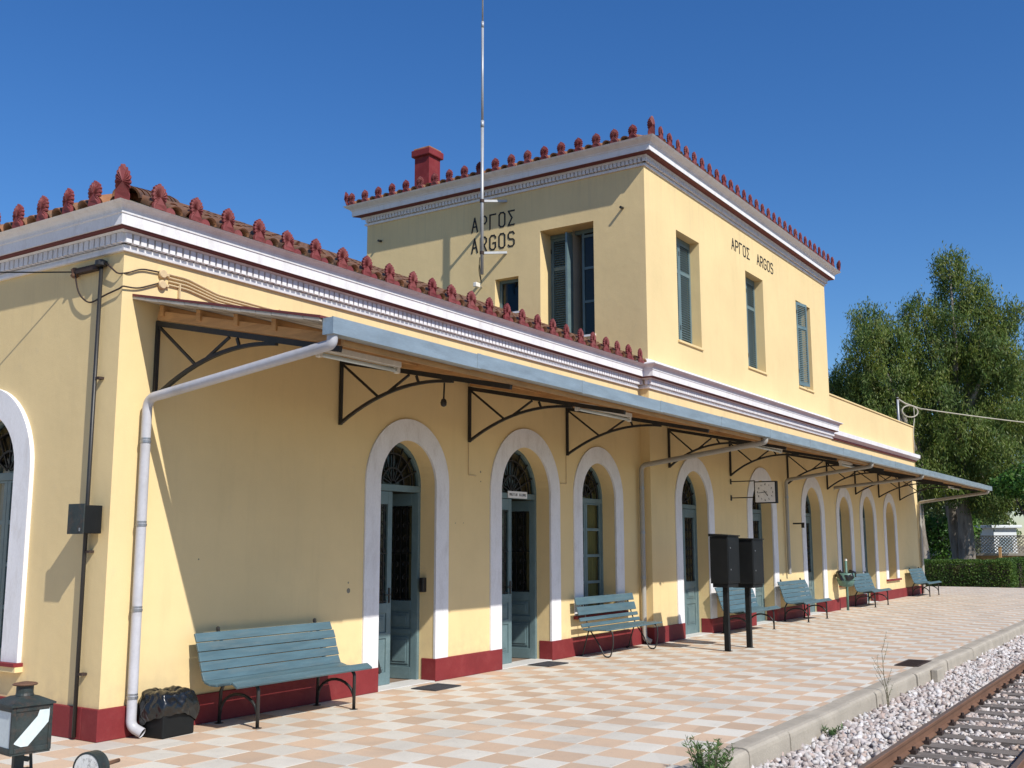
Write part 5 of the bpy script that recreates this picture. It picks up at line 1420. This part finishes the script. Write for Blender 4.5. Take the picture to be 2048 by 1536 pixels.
for i in range(9):
    t = i / 8
    for j in range(32):
        a = 2 * PI * j / 32; r_ = 0.235 + 0.018 * math.sin(5 * a + 2 * t) + 0.02 * math.sin(9 * a + 4 * t)
        if t > 0.6: r_ *= 1 - 0.5 * (t - 0.6) / 0.4
        V.append((-0.24 + r_ * math.cos(a), -0.05 + r_ * math.sin(a), 0.80 - 0.05 * math.sin(2 * a + 1) + t * 0.22 - (0.10 * (t - 0.6) if t > 0.6 else 0) + 0.012 * math.sin(6 * a)))
MB().add(V, [(i * 32 + j, i * 32 + (j + 1) % 32, (i + 1) * 32 + (j + 1) % 32, (i + 1) * 32 + j) for i in range(8) for j in range(32)]).build("liner_bag", M['bag'], lb, smooth=True)

def cabinet(loc, a, b, z0, z1, lab, ledge):
    t = thing("steel_cabinet", lab, "cabinet", loc, 0, "black cabinets on posts")
    MB().box((-0.04, -0.04, 0.0), (0.04, 0.04, z0 - 0.061)).build("post", M['black'], t, bevel=0.004)
    MB().box((-0.06, -0.06, 0.0005), (0.06, 0.06, 0.006)).build("base_plate", M['black'], t)
    body = MB().box((-a / 2, -b / 2, z0), (a / 2, b / 2, z1)).build("cabinet_body", M['black'], t, bevel=0.008)
    MB().box((-a / 2 + 0.03, -b / 2 + 0.02, z0 - 0.06), (a / 2 - 0.03, b / 2 - 0.02, z0 - 0.001)).build("cabinet_base", M['black'], t, bevel=0.006)
    m_ = MB(); e = 0.015
    m_.add([(-a / 2 - e, -b / 2 - e, z1 + 0.001), (a / 2 + e, -b / 2 - e, z1 + 0.001), (a / 2 + e, b / 2 + e, z1 + 0.001), (-a / 2 - e, b / 2 + e, z1 + 0.001), (-a / 2 - e, -b / 2 - e, z1 + 0.02), (a / 2 + e, -b / 2 - e, z1 + 0.02), (a / 2 + e, b / 2 + e, z1 + ledge), (-a / 2 - e, b / 2 + e, z1 + ledge)],
           [(0, 3, 2, 1), (4, 5, 6, 7), (0, 1, 5, 4), (1, 2, 6, 5), (2, 3, 7, 6), (3, 0, 4, 7)])
    m_.build("cabinet_cap", M['black'], t)
    MB().box((-a / 2 + 0.02, -b / 2 - 0.006, z0 + 0.03), (a / 2 - 0.02, -b / 2 - 0.001, z1 - 0.03)).build("cabinet_door", M['black'], t, bevel=0.003)
    for z in (z0 + 0.22, z1 - 0.18): MB().lathe([(0.012, 0), (0.012, 0.006)], (-a / 2 + 0.10, -b / 2 - 0.006, z), 10, axis=(0, -1, 0)).build("rivet", M['steel'], t)
    return t
cabinet((10.22, -1.68, 0), 0.50, 0.30, 1.06, 1.80, "nearer black steel cabinet on a square post before the third door", 0.045)
cabinet((10.97, -1.76, 0), 0.50, 0.40, 1.03, 1.75, "farther black steel cabinet on a square post, scratched door", 0.03)

for loc, rz, lab in (((4.34, -0.37, 0.001), R(1), "dark rubber doormat in front of the first open door"), ((7.12, -0.235, 0.001), R(-1), "dark rubber doormat in front of the second, wider open door")):
    t = MB()
    t.box((-0.26, -0.18, 0.0015), (0.26, 0.18, 0.010))
    for k in range(22): t.box((-0.25, -0.172 + k * 0.0157, 0.0102), (0.25, -0.165 + k * 0.0157, 0.0145))
    tag(t.build("doormat", M['mat'], loc=loc, rotz=rz), lab, "doormat", "doormats on the platform")

# ------------------------------------------------------------------ point lantern and lever weight on the near end of the platform
pl = thing("point_lantern", "dark old railway point lantern with white diagonal arrow on its glass", "lantern", (-1.97, -2.0, 0), R(-7))
bx_ = 0.125; z0, z1 = 0.455, 0.725
PLB = MB()
e = 0.022
for sx in (-1, 1):
    for sy in (-1, 1):
        PLB.box((sx * bx_ - (e if sx > 0 else 0), sy * bx_ - (e if sy > 0 else 0), z0), (sx * bx_ + (e if sx < 0 else 0), sy * bx_ + (e if sy < 0 else 0), z1))
for z in (z0, z1 - 0.03):
    for s in (-1, 1):
        PLB.box((-bx_ + e, s * bx_ - (0.02 if s > 0 else 0), z), (bx_ - e, s * bx_ + (0.02 if s < 0 else 0), z + 0.03)); PLB.box((s * bx_ - (0.02 if s > 0 else 0), -bx_ + e, z), (s * bx_ + (0.02 if s < 0 else 0), bx_ - e, z + 0.03))
PLB.build("housing", M['lantern'], pl, bevel=0.003)
MB().box((-bx_ + .004, -bx_ + .004, z0 - 0.012), (bx_ - .004, bx_ - .004, z0 - 0.001)).build("housing_floor", M['lantern'], pl)
MB().add([(-bx_ - .012, -bx_ - .012, z1 + 0.001), (bx_ + .012, -bx_ - .012, z1 + 0.001), (bx_ + .012, bx_ + .012, z1 + 0.001), (-bx_ - .012, bx_ + .012, z1 + 0.001), (-bx_ - .012, -bx_ - .012, z1 + 0.012), (bx_ + .012, -bx_ - .012, z1 + 0.012), (bx_ + .012, bx_ + .012, z1 + 0.012), (-bx_ - .012, bx_ + .012, z1 + 0.012), (-0.06, -0.06, z1 + 0.05), (0.06, -0.06, z1 + 0.05), (0.06, 0.06, z1 + 0.05), (-0.06, 0.06, z1 + 0.05)],
    [(0, 3, 2, 1), (0, 1, 5, 4), (1, 2, 6, 5), (2, 3, 7, 6), (3, 0, 4, 7), (4, 5, 9, 8), (5, 6, 10, 9), (6, 7, 11, 10), (7, 4, 8, 11), (8, 9, 10, 11)]).build("housing_roof", M['lantern'], pl)
MB().lathe([(0.055, 0.0), (0.050, 0.015), (0.050, 0.06)], (0, 0, z1 + 0.051), 18).build("chimney", M['lantern'], pl, smooth=False)
MB().lathe([(0.070, 0.0), (0.074, 0.006), (0.066, 0.012), (0.02, 0.02)], (0, 0, z1 + 0.113), 18).build("chimney_cap", M['rail'], pl)
for nx, ny, key in ((0, -1, 'black'), (0, 1, 'black'), (-1, 0, 'opal'), (1, 0, 'opal')):
    q = bx_ - 0.008
    lo = (-bx_ + e, -q - 0.002, z0 + 0.03) if nx == 0 else (-q - 0.002, -bx_ + e, z0 + 0.03); hi = (bx_ - e, -q + 0.002, z1 - 0.03) if nx == 0 else (-q + 0.002, bx_ - e, z1 - 0.03)
    m_ = MB().box(lo, hi)
    if nx > 0 or ny > 0: m_.xf(Matrix.Rotation(PI, 4, 'Z'))
    m_.build("lantern_pane", M['lantern'] if key == 'black' else M['opal'], pl)
ar = [(-0.108, z0 + 0.058), (-0.062, z0 + 0.036), (-0.02, z0 + 0.036), (0.100, z0 + 0.165), (0.108, z0 + 0.250), (0.045, z0 + 0.250), (0.030, z0 + 0.205)]
yy = -bx_ + 0.004
MB().add([(x, yy - 0.003, z) for x, z in ar] + [(x, yy - 0.001, z) for x, z in ar], [tuple(range(len(ar)))] + [(k, (k + 1) % len(ar), len(ar) + (k + 1) % len(ar), len(ar) + k) for k in range(len(ar))]).build("arrow", M['opal'], pl)
MB().box((-0.045, -0.02, 0.33), (0.015, 0.02, z0 - 0.013)).bar((0.06, 0, z0 - 0.013), (0.07, 0, 0.33), 0.016, 0.016).bar((0.015, 0, 0.40), (0.05, 0, 0.39), 0.03, 0.03).build("stem", M['lantern'], pl, bevel=0.003)
MB().box((-0.09, -0.09, 0.16), (0.10, 0.09, 0.33)).build("stand_box", M['lantern'], pl, bevel=0.012)
MB().box((-0.05, -0.05, 0.012), (0.05, 0.05, 0.16)).build("stand_post", M['lantern'], pl)
MB().box((-0.16, -0.13, 0.0005), (0.16, 0.13, 0.012)).build("base_plate", M['lantern'], pl)
lv = thing("lever_weight", "round iron counterweight with flaking white face and short handle", "counterweight", (-1.47, -2.0, 0), 0.0)
MB().lathe([(0.095, -0.055), (0.110, -0.045), (0.110, 0.045), (0.100, 0.048), (0.098, 0.040)], (0, 0, 0.255), 30, axis=(-0.97, -0.26, 0.03)).build("weight_drum", M['lantern'], lv, smooth=False)
MB().lathe([(0.097, 0.0), (0.097, 0.004)], Vector((0, 0, 0.255)) + Vector((-0.97, -0.26, 0.03)).normalized() * 0.040, 30, axis=(-0.97, -0.26, 0.03)).build("painted_face", M['flaked'], lv)
MB().tube([Vector((0, 0, 0.255)) + Vector((0.97, 0.26, 0)).normalized() * 0.04, Vector((0, 0, 0.258)) + Vector((0.97, 0.26, 0)).normalized() * 0.27], 0.013, 10).build("handle", M['rail'], lv, smooth=True)
MB().bar((0.03, 0, 0.17), (0.03, 0.02, 0.02), 0.03, 0.03).build("lever_arm", M['lantern'], lv)
MB().box((-0.05, -0.06, 0.0005), (0.10, 0.08, 0.02)).build("base_plate", M['lantern'], lv)

# ------------------------------------------------------------------ vegetation
def leaf_quads(C, D, Wd, L, out=None):
    """flat narrow leaves: centre C, long axis D, width and length arrays"""
    n = len(C)
    D = D / np.linalg.norm(D, axis=1, keepdims=True)
    A_ = rng.normal(size=(n, 3)) if out is None else out + rng.normal(size=(n, 3)) * 0.55
    S = np.cross(D, A_); S /= np.linalg.norm(S, axis=1, keepdims=True) + 1e-9
    l = L[:, None] / 2; w = Wd[:, None] / 2
    V = np.stack([C - D * l, C + S * w - D * l * 0.1, C + D * l, C - S * w - D * l * 0.1], 1).reshape(-1, 3)
    F = np.arange(4 * n).reshape(n, 4)
    return V, F

def eucalyptus(label, base, lobes, trunk_r, mat, seed, dens=1.0, droop=0.75, stems=2):
    """lobes: list of (x, y, z, rx, rz) in metres from the base"""
    global rng
    keep = rng; rng = np.random.default_rng(seed); rs_ = random.Random(seed)
    t = thing("eucalyptus_tree", label, "tree", base, 0, "eucalyptus trees beyond the platform")
    tr = MB(); top = max(l[2] for l in lobes)
    heads = []
    for s in range(stems):
        a = 2 * PI * s / stems + rs_.uniform(0, 1); off = Vector((math.cos(a), math.sin(a), 0)) * trunk_r * (0.8 if stems > 1 else 0)
        pth = [off * 0.9 + Vector((0, 0, -0.45)), off + Vector((0, 0, 0.5)), off * 1.5 + Vector((rs_.uniform(-.3, .3), rs_.uniform(-.3, .3), top * 0.22)), off * 2.6 + Vector((rs_.uniform(-.6, .6), rs_.uniform(-.6, .6), top * 0.45))]
        tr.tube(round_path(pth, 1.0, 4), [trunk_r * k for k in np.linspace(1.25, 0.55, len(round_path(pth, 1.0, 4)))], 12)
        heads.append(pth[-1])
    tr.build("trunk", M['bark'], t, smooth=True)
    lm = MB()
    for (x, y, z, rx, rz) in lobes:
        h_ = min(heads, key=lambda q: (q - Vector((x, y, z))).length); q = Vector((x, y, z))
        mid = h_.lerp(q, 0.5) + Vector((rs_.uniform(-.5, .5), rs_.uniform(-.5, .5), 0.6))
        pth = round_path([h_, mid, q], 1.0, 3)
        lm.tube(pth, [max(0.03, trunk_r * 0.42 * (1 - 0.8 * k / (len(pth) - 1))) for k in range(len(pth))], 7)
    lm.build("limbs", M['bark'], t, smooth=True)
    VV, FF, b = [], [], 0
    for (x, y, z, rx, rz) in lobes:
        # sprays: drooping tufts spread through the lobe, denser at its outside
        ns = int(62 * dens * rx * rz)
        u = rng.normal(size=(ns, 3)); u /= np.linalg.norm(u, axis=1, keepdims=True)
        rr = rng.uniform(0.20, 1.0, (ns, 1)) ** 0.5
        S = np.array([x, y, z]) + u * rr * np.array([rx, rx, rz])
        per = 40
        C = np.repeat(S, per, 0) + rng.normal(size=(ns * per, 3)) * np.array([0.16, 0.16, 0.22])
        C[:, 2] -= np.tile(np.linspace(0, 0.40, per), ns)
        D = rng.normal(size=(ns * per, 3)) * 0.55; D[:, 2] -= droop * 1.3
        V, F = leaf_quads(C, D, rng.uniform(0.036, 0.066, len(C)), rng.uniform(0.14, 0.28, len(C)), np.repeat(u, per, 0) + np.array([0, 0, 0.35]))
        VV.append(V); FF.append(F + b); b += len(V)
    link("crown", mesh_np("crown", np.concatenate(VV), np.concatenate(FF)), mat, t)
    rng = keep
    return t

def lobes_from(rows_, seed, jitter=0.35):
    r_ = random.Random(seed)
    return [(x + r_.uniform(-jitter, jitter), y + r_.uniform(-jitter, jitter), z, a, c) for x, y, z, a, c in rows_]
# seen from the platform the crowns overlap from the building's end to the edge of the frame
eucalyptus("tallest eucalyptus with twin pale trunks behind the hedge", (50.0, 1.9, -0.42), lobes_from([
    (0, -0.5, 16.1, 0.9, 1.1), (0.3, -0.6, 14.8, 1.4, 1.3), (0, -0.9, 13.0, 1.9, 1.6), (-0.5, 0.9, 13.6, 1.2, 1.3), (0.4, -2.1, 13.4, 1.1, 1.2), (-0.8, 0.8, 11.4, 1.7, 1.6), (0, -1.3, 10.8, 2.1, 1.7), (-1.0, -2.2, 11.0, 1.4, 1.4), (-1.0, 0.4, 9.2, 1.9, 1.5), (0, -1.8, 8.6, 2.0, 1.5), (-1.4, -0.6, 7.4, 1.8, 1.3), (-0.6, 1.3, 7.0, 1.5, 1.2), (-1.0, -2.0, 6.3, 1.7, 1.2), (-1.3, 0.4, 5.2, 1.5, 1.0), (-0.8, -1.6, 4.4, 1.3, 0.9)], 1), 0.42, M['euc'], 11)
eucalyptus("eucalyptus with leaning trunk rising just behind the building's far end", (48.0, 3.4, -0.42), lobes_from([
    (0, 1.7, 13.2, 1.2, 1.2), (-0.2, 1.9, 11.9, 1.6, 1.3), (0.2, 0.4, 12.0, 1.3, 1.3), (0, 2.9, 10.4, 1.5, 1.3), (-0.4, 1.2, 10.2, 1.8, 1.4), (0.3, 3.7, 9.4, 1.2, 1.1), (-0.6, 2.4, 8.4, 1.8, 1.4), (-0.4, 0.6, 8.4, 1.6, 1.3), (0, 3.4, 7.0, 1.5, 1.2), (-0.7, 1.4, 6.6, 1.7, 1.2), (-0.6, 0.0, 5.6, 1.4, 1.1), (0, 2.6, 5.2, 1.5, 1.1), (-0.5, 0.6, 4.0, 1.2, 0.9), (0.2, 4.4, 8.0, 1.3, 1.2), (0.3, 4.6, 9.9, 1.0, 1.0), (0, 4.2, 6.0, 1.3, 1.1)], 2), 0.38, M['euc'], 12)
eucalyptus("greyer eucalyptus crown by the frame edge, beyond the twin trunks", (55.0, -2.2, -0.42), lobes_from([
    (0, 0.0, 14.4, 0.8, 1.0), (0, 0.1, 13.0, 1.2, 1.2), (0, -0.6, 11.4, 1.7, 1.4), (0, 0.9, 10.4, 1.4, 1.3), (0, -1.8, 10.0, 1.7, 1.4), (0, -0.2, 8.8, 1.9, 1.4), (0, -2.4, 7.8, 1.8, 1.3), (0, 0.9, 7.4, 1.5, 1.2), (0, -1.0, 6.4, 1.8, 1.2), (0, -3.4, 9.2, 1.7, 1.4), (0, -3.9, 11.2, 1.5, 1.3), (0, -3.2, 6.0, 1.7, 1.2), (0, -4.6, 8.0, 1.8, 1.4), (0, -5.2, 10.4, 1.8, 1.5), (0, -4.9, 12.3, 1.5, 1.3), (0, -6.6, 9.0, 1.9, 1.6), (0, -6.4, 11.4, 1.7, 1.4), (0, -6.0, 6.4, 1.9, 1.4), (0, -2.3, 12.0, 1.5, 1.3), (0, -5.2, 4.4, 1.8, 1.2), (0, -3.0, 4.2, 1.6, 1.0), (0, -1.0, 4.6, 1.5, 1.0)], 3), 0.36, M['euc_cool'], 13)
eucalyptus("dense eucalyptus filling the gap behind the others", (60.0, 4.2, -0.42), lobes_from([
    (0, -1.4, 12.4, 1.8, 1.5), (0, 1.4, 12.0, 1.7, 1.5), (0, 3.6, 11.0, 1.6, 1.4), (0, 0.0, 10.0, 2.0, 1.5), (0, 3.0, 8.8, 1.9, 1.4), (0, -2.6, 9.4, 1.9, 1.5), (0, 0.6, 7.6, 2.0, 1.4), (0, -2.4, 6.8, 1.9, 1.3), (0, 3.4, 6.4, 1.8, 1.3), (0, -4.6, 8.2, 1.8, 1.4), (0, 1.6, 5.2, 1.8, 1.2), (0, -1.6, 4.6, 1.8, 1.2), (0, 4.4, 4.6, 1.6, 1.1), (0, -5.0, 5.6, 1.7, 1.2)], 4), 0.40, M['euc_cool'], 14, dens=0.9)

def broad_tree(label, base, lobes, r_, seed, mat='broad', name="broadleaf_tree"):
    global rng
    keep = rng; rng = np.random.default_rng(seed)
    t = thing(name, label, "tree", base)
    m_ = MB().tube(round_path([(0, 0, -0.45), (0.05, 0.0, 0.9), (0.0, 0.1, 2.2), (0.1, 0.2, 3.4)], 0.4, 3), [r_ * k for k in np.linspace(1.2, 0.5, len(round_path([(0, 0, -0.45), (0.05, 0.0, 0.9), (0.0, 0.1, 2.2), (0.1, 0.2, 3.4)], 0.4, 3)))], 10)
    for (x, y, z, rx, rz) in lobes: m_.tube([(0, 0.05, 1.8), (x * 0.5, y * 0.5, (z + 1.8) / 2 + 0.2), (x, y, z)], [r_ * 0.4, r_ * 0.28, r_ * 0.1], 7)
    m_.build("trunk", M['bark_dark'], t, smooth=True)
    VV, FF, b = [], [], 0
    for (x, y, z, rx, rz) in lobes:
        n = int(900 * rx * rz); u = rng.normal(size=(n, 3)); u /= np.linalg.norm(u, axis=1, keepdims=True)
        C = np.array([x, y, z]) + u * rng.uniform(0.3, 1.08, (n, 1)) ** 0.5 * np.array([rx, rx, rz])
        D = rng.normal(size=(n, 3)); D[:, 2] -= 0.6
        V, F = leaf_quads(C, D, rng.uniform(0.08, 0.15, n), rng.uniform(0.13, 0.24, n), u + np.array([0, 0, 0.4])); VV.append(V); FF.append(F + b); b += len(V)
    link("crown", mesh_np("crown", np.concatenate(VV), np.concatenate(FF)), M[mat], t)
    rng = keep
broad_tree("bright broad-leaved tree before the white kiosk", (46.5, -1.9, -0.42), [(0, 0, 4.9, 1.3, 0.9), (0, -1.4, 4.5, 1.2, 0.8), (0.2, 1.1, 4.7, 0.9, 0.6), (0, -0.4, 4.1, 1.0, 0.45), (0, -2.4, 4.8, 1.3, 1.0), (0, -2.4, 3.5, 0.9, 0.6), (0, -3.4, 4.0, 1.2, 0.9)], 0.16, 21)
broad_tree("low bushy tree between the two eucalyptus trunks", (52.5, 3.4, -0.42), [(0, 0, 2.6, 1.2, 0.9), (0, 1.2, 2.8, 1.1, 0.9), (0, -1.0, 2.9, 1.0, 0.8), (0, 0.4, 1.6, 1.0, 0.7)], 0.10, 22)

# hedge
def hedge(label, x0, x1, y0, y1, z1, n, seed):
    global rng
    keep = rng; rng = np.random.default_rng(seed)
    t = thing("clipped_hedge", label, "hedge", ((x0 + x1) / 2, (y0 + y1) / 2, -0.05))
    sx, sy = (x1 - x0) / 2, (y1 - y0) / 2
    MB().box((-sx + 0.18, -sy + 0.18, -0.3), (sx - 0.18, sy - 0.18, z1 - 0.16)).build("dark_core", M['bark_dark'], t)  # solid dark box put inside, its colour standing in for interior shade
    # points spread over the faces
    ar = np.array([2 * sy * z1, 2 * sx * z1, 2 * sx * z1, 4 * sx * sy]); pick = rng.choice(4, n, p=ar / ar.sum())
    C = np.stack([rng.uniform(-sx, sx, n), rng.uniform(-sy, sy, n), rng.uniform(0, z1, n)], 1)
    inn = rng.exponential(0.05, n) - 0.03 + 0.035 * np.sin(C[:, 1] * 5) * np.cos(C[:, 2] * 6 + C[:, 0] * 4)
    C[pick == 0, 0] = (-sx + inn)[pick == 0]; C[pick == 1, 1] = (-sy + inn)[pick == 1]; C[pick == 2, 1] = (sy - inn)[pick == 2]; C[pick == 3, 2] = (z1 - inn)[pick == 3]
    D = rng.normal(size=(n, 3)); D[:, 2] += 0.4
    V, F = leaf_quads(C, D, rng.uniform(0.030, 0.055, n), rng.uniform(0.05, 0.09, n))
    link("foliage", mesh_np("foliage", V, F), M['hedgeleaf'], t)
    rng = keep
hedge("clipped dark green hedge across the platform's far end", 39.0, 40.3, -1.75, 5.5, 1.02, 26000, 31)
hedge("further run of hedge continuing along the track past the corner", 41.2, 52.0, -1.9, -0.9, 1.05, 30000, 32)

# scrubby ground beyond the platform: grass tufts
n = 26000
P = np.stack([rng.uniform(38.3, 75, n), rng.uniform(-4.6, 8, n), np.full(n, -0.36)], 1)
P = P[~((P[:, 0] > 38.9) & (P[:, 0] < 40.4) & (P[:, 1] > -1.8))]
hgt = rng.uniform(0.06, 0.28, len(P)); D = rng.normal(size=(len(P), 3)) * 0.35; D[:, 2] = 1
V, F = leaf_quads(P + np.array([0, 0, 0.10]), D, rng.uniform(0.015, 0.035, len(P)), hgt)
tag(link("grass", mesh_np("grass", V, F), M['grass']), "rough dry grass beyond the platform end", "grass", kind="stuff")
MB().add([(38.25, -4.6, -0.40), (90, -4.6, -0.40), (90, 12, -0.10), (38.25, 12, -0.10)], [(0, 1, 2, 3)]).build("verge", M['sand'])["kind"] = "structure"

# far mass of trees that reads as one
VV, FF, b = [], [], 0
for k in range(60):
    c = np.array([rng.uniform(72, 100), rng.uniform(-22, 26), rng.uniform(1.5, 7.5)]); n = 1500
    u = rng.normal(size=(n, 3)); u /= np.linalg.norm(u, axis=1, keepdims=True)
    C = c + u * rng.uniform(0.3, 1.05, (n, 1)) ** 0.5 * np.array([2.4, 2.4, 1.9])
    D = rng.normal(size=(n, 3)); D[:, 2] -= 0.5
    V, F = leaf_quads(C, D, rng.uniform(0.15, 0.28, n), rng.uniform(0.3, 0.55, n), u + np.array([0, 0, 0.4])); VV.append(V); FF.append(F + b); b += len(V)
tag(link("treeline", mesh_np("treeline", np.concatenate(VV), np.concatenate(FF)), M['euc_cool']), "dark mass of trees closing the view past the kiosk", "trees", kind="stuff")

# ------------------------------------------------------------------ beyond the hedge: ochre wall with lattice railing, white kiosk
fw = thing("lattice_fence", "ochre low wall with pale lattice railing behind the eucalyptus trunks", "fence", (62.0, 0, -0.42))
MB().box((-0.12, -9, 0.0), (0.12, 9, 1.35)).build("low_wall", M['orange'], fw)
MB().box((-0.18, -9, 1.351), (0.18, 9, 1.50)).build("wall_coping", M['lattice'], fw)
for k in range(10):
    MB().box((-0.16, -9 + k * 2.0 - 0.12, 0.0), (-0.121, -9 + k * 2.0 + 0.12, 1.35)).build("pier", M['orange'], fw)
m_ = MB()
y = -9.0
while y < 9:
    m_.bar((0, y, 1.52), (0, y + 0.95, 2.47), 0.03, 0.05); m_.bar((0.03, y + 0.95, 1.52), (0.03, y, 2.47), 0.03, 0.05); y += 0.19
o = m_.build("lattice_strips", M['lattice'], fw); o["kind"] = "stuff"
MB().box((-0.04, -9, 2.471), (0.06, 9, 2.53)).build("top_rail", M['lattice'], fw)
ks = thing("white_kiosk", "small white kiosk with overhanging flat roof behind the lattice railing", "kiosk", (66.0, 2.7, -0.42), R(40))
MB().box((-0.75, -0.75, 0.0), (0.75, 0.75, 3.0)).build("kiosk_wall", M['kiosk'], ks)
MB().box((-1.0, -1.0, 3.001), (1.0, 1.0, 3.18)).build("kiosk_roof", M['kiosk'], ks, bevel=0.03)
MB().box((-0.76, -0.45, 1.5), (-0.751, 0.4, 2.4)).build("kiosk_window", M['zinc'], ks)
pp_ = thing("ochre_post", "short ochre post standing beside the thick twin trunk", "post", (51.3, 0.45, -0.42))
MB().box((-0.06, -0.06, 0), (0.06, 0.06, 1.9)).build("post_shaft", M['orange'], pp_); MB().box((-0.08, -0.08, 1.901), (0.08, 0.08, 1.95)).build("post_cap", M['lattice'], pp_)

# ------------------------------------------------------------------ weeds at the kerb
def leafy_weed(label, base, stems, hgt, seed, mat='weed'):
    global rng
    keep = rng; rng = np.random.default_rng(seed)
    t = thing("leafy_weed", label, "weed", base); m_ = MB(); VV, FF, b = [], [], 0
    for k in range(stems):
        a = rng.uniform(0, 2 * PI); ln = rng.uniform(0.05, 0.20); H = hgt * rng.uniform(0.65, 1.0)
        tip = Vector((math.cos(a) * ln, math.sin(a) * ln, H)); pth = [Vector((rng.normal(0, 0.03), rng.normal(0, 0.03), -0.02)), tip * 0.5 + Vector((0, 0, 0.02)), tip]
        m_.tube(pth, [0.004, 0.003, 0.0015], 5)
        nl = 34; tt = rng.uniform(0.25, 1.0, nl)
        C = np.array([(pth[0].lerp(pth[1], q * 2) if q < .5 else pth[1].lerp(pth[2], q * 2 - 1)) for q in tt])
        D = rng.normal(size=(nl, 3)); D[:, 2] = np.abs(D[:, 2]) * 0.5 + 0.35; Ln = rng.uniform(0.035, 0.07, nl)
        D /= np.linalg.norm(D, axis=1, keepdims=True)
        V, F = leaf_quads(C + D * Ln[:, None] / 2, D, rng.uniform(0.007, 0.012, nl), Ln); VV.append(V); FF.append(F + b); b += len(V)
    m_.build("stems", M['drystem'], t); link("foliage", mesh_np("foliage", np.concatenate(VV), np.concatenate(FF)), M[mat], t)
    rng = keep
leafy_weed("bushy green weed growing by the kerb at the picture's bottom edge", (1.72, -4.93, -0.25), 34, 0.52, 41)
leafy_weed("tiny sprig of weed against the kerb beside the ballast", (4.75, -4.91, -0.24), 5, 0.17, 43)
dw = thing("dry_weed", "tall spindly half-dry weed standing against the kerb", "weed", (7.0, -4.93, -0.24))
m_ = MB(); VV, FF, b = [], [], 0; r2 = random.Random(9)
def branch(p, d, L, r_, depth):
    global b
    n = 5; pth = [p]
    for k in range(n):
        d = (d + Vector((r2.uniform(-.12, .12), r2.uniform(-.12, .12), 0.03))).normalized(); pth.append(pth[-1] + d * L / n)
    m_.tube(pth, [r_ * (1 - 0.6 * k / n) for k in range(n + 1)], 5)
    nl = 7 if depth else 12
    C = np.array([pth[int(q)].lerp(pth[min(n, int(q) + 1)], q - int(q)) for q in np.linspace(0.4, n - 0.05, nl)]); D = np.array([(r2.uniform(-1, 1), r2.uniform(-1, 1), r2.uniform(0.1, 1)) for _ in range(nl)])
    D /= np.linalg.norm(D, axis=1, keepdims=True)
    V, F = leaf_quads(C + D * 0.012, D, np.full(nl, 0.006), np.full(nl, 0.032)); VV.append(V); FF.append(F + b); b += len(V)
    if depth < 1:
        for k in range(1, n + 1):
            a = r2.uniform(0, 6.28); dd = (d + Vector((math.cos(a), math.sin(a), 0.15)) * 0.62).normalized(); branch(pth[k], dd, L * 0.36, r_ * 0.5, depth + 1)
branch(Vector((0.02, 0, 0)), Vector((-0.05, 0.03, 1)).normalized(), 0.70, 0.006, 0); branch(Vector((0, 0.01, 0)), Vector((0.18, -0.05, 1)).normalized(), 0.48, 0.005, 0)
m_.build("stems", M['drystem'], dw); link("foliage", mesh_np("foliage", np.concatenate(VV), np.concatenate(FF)), M['weed'], dw)
lit = MB().add([(0, 0, 0), (0.13, 0.02, 0.012), (0.12, 0.09, 0.0), (0.02, 0.08, 0.015), (0.06, 0.05, 0.03)], [(0, 1, 4), (1, 2, 4), (2, 3, 4), (3, 0, 4)]).build("litter_wrapper", basic("yellow_wrapper", (0.65, 0.60, 0.18), 0.5, 0.05, 10, 40), loc=(5.05, -5.2, -0.215), rotz=0.4)
tag(lit, "crumpled yellow wrapper lying on the white ballast", "wrapper")
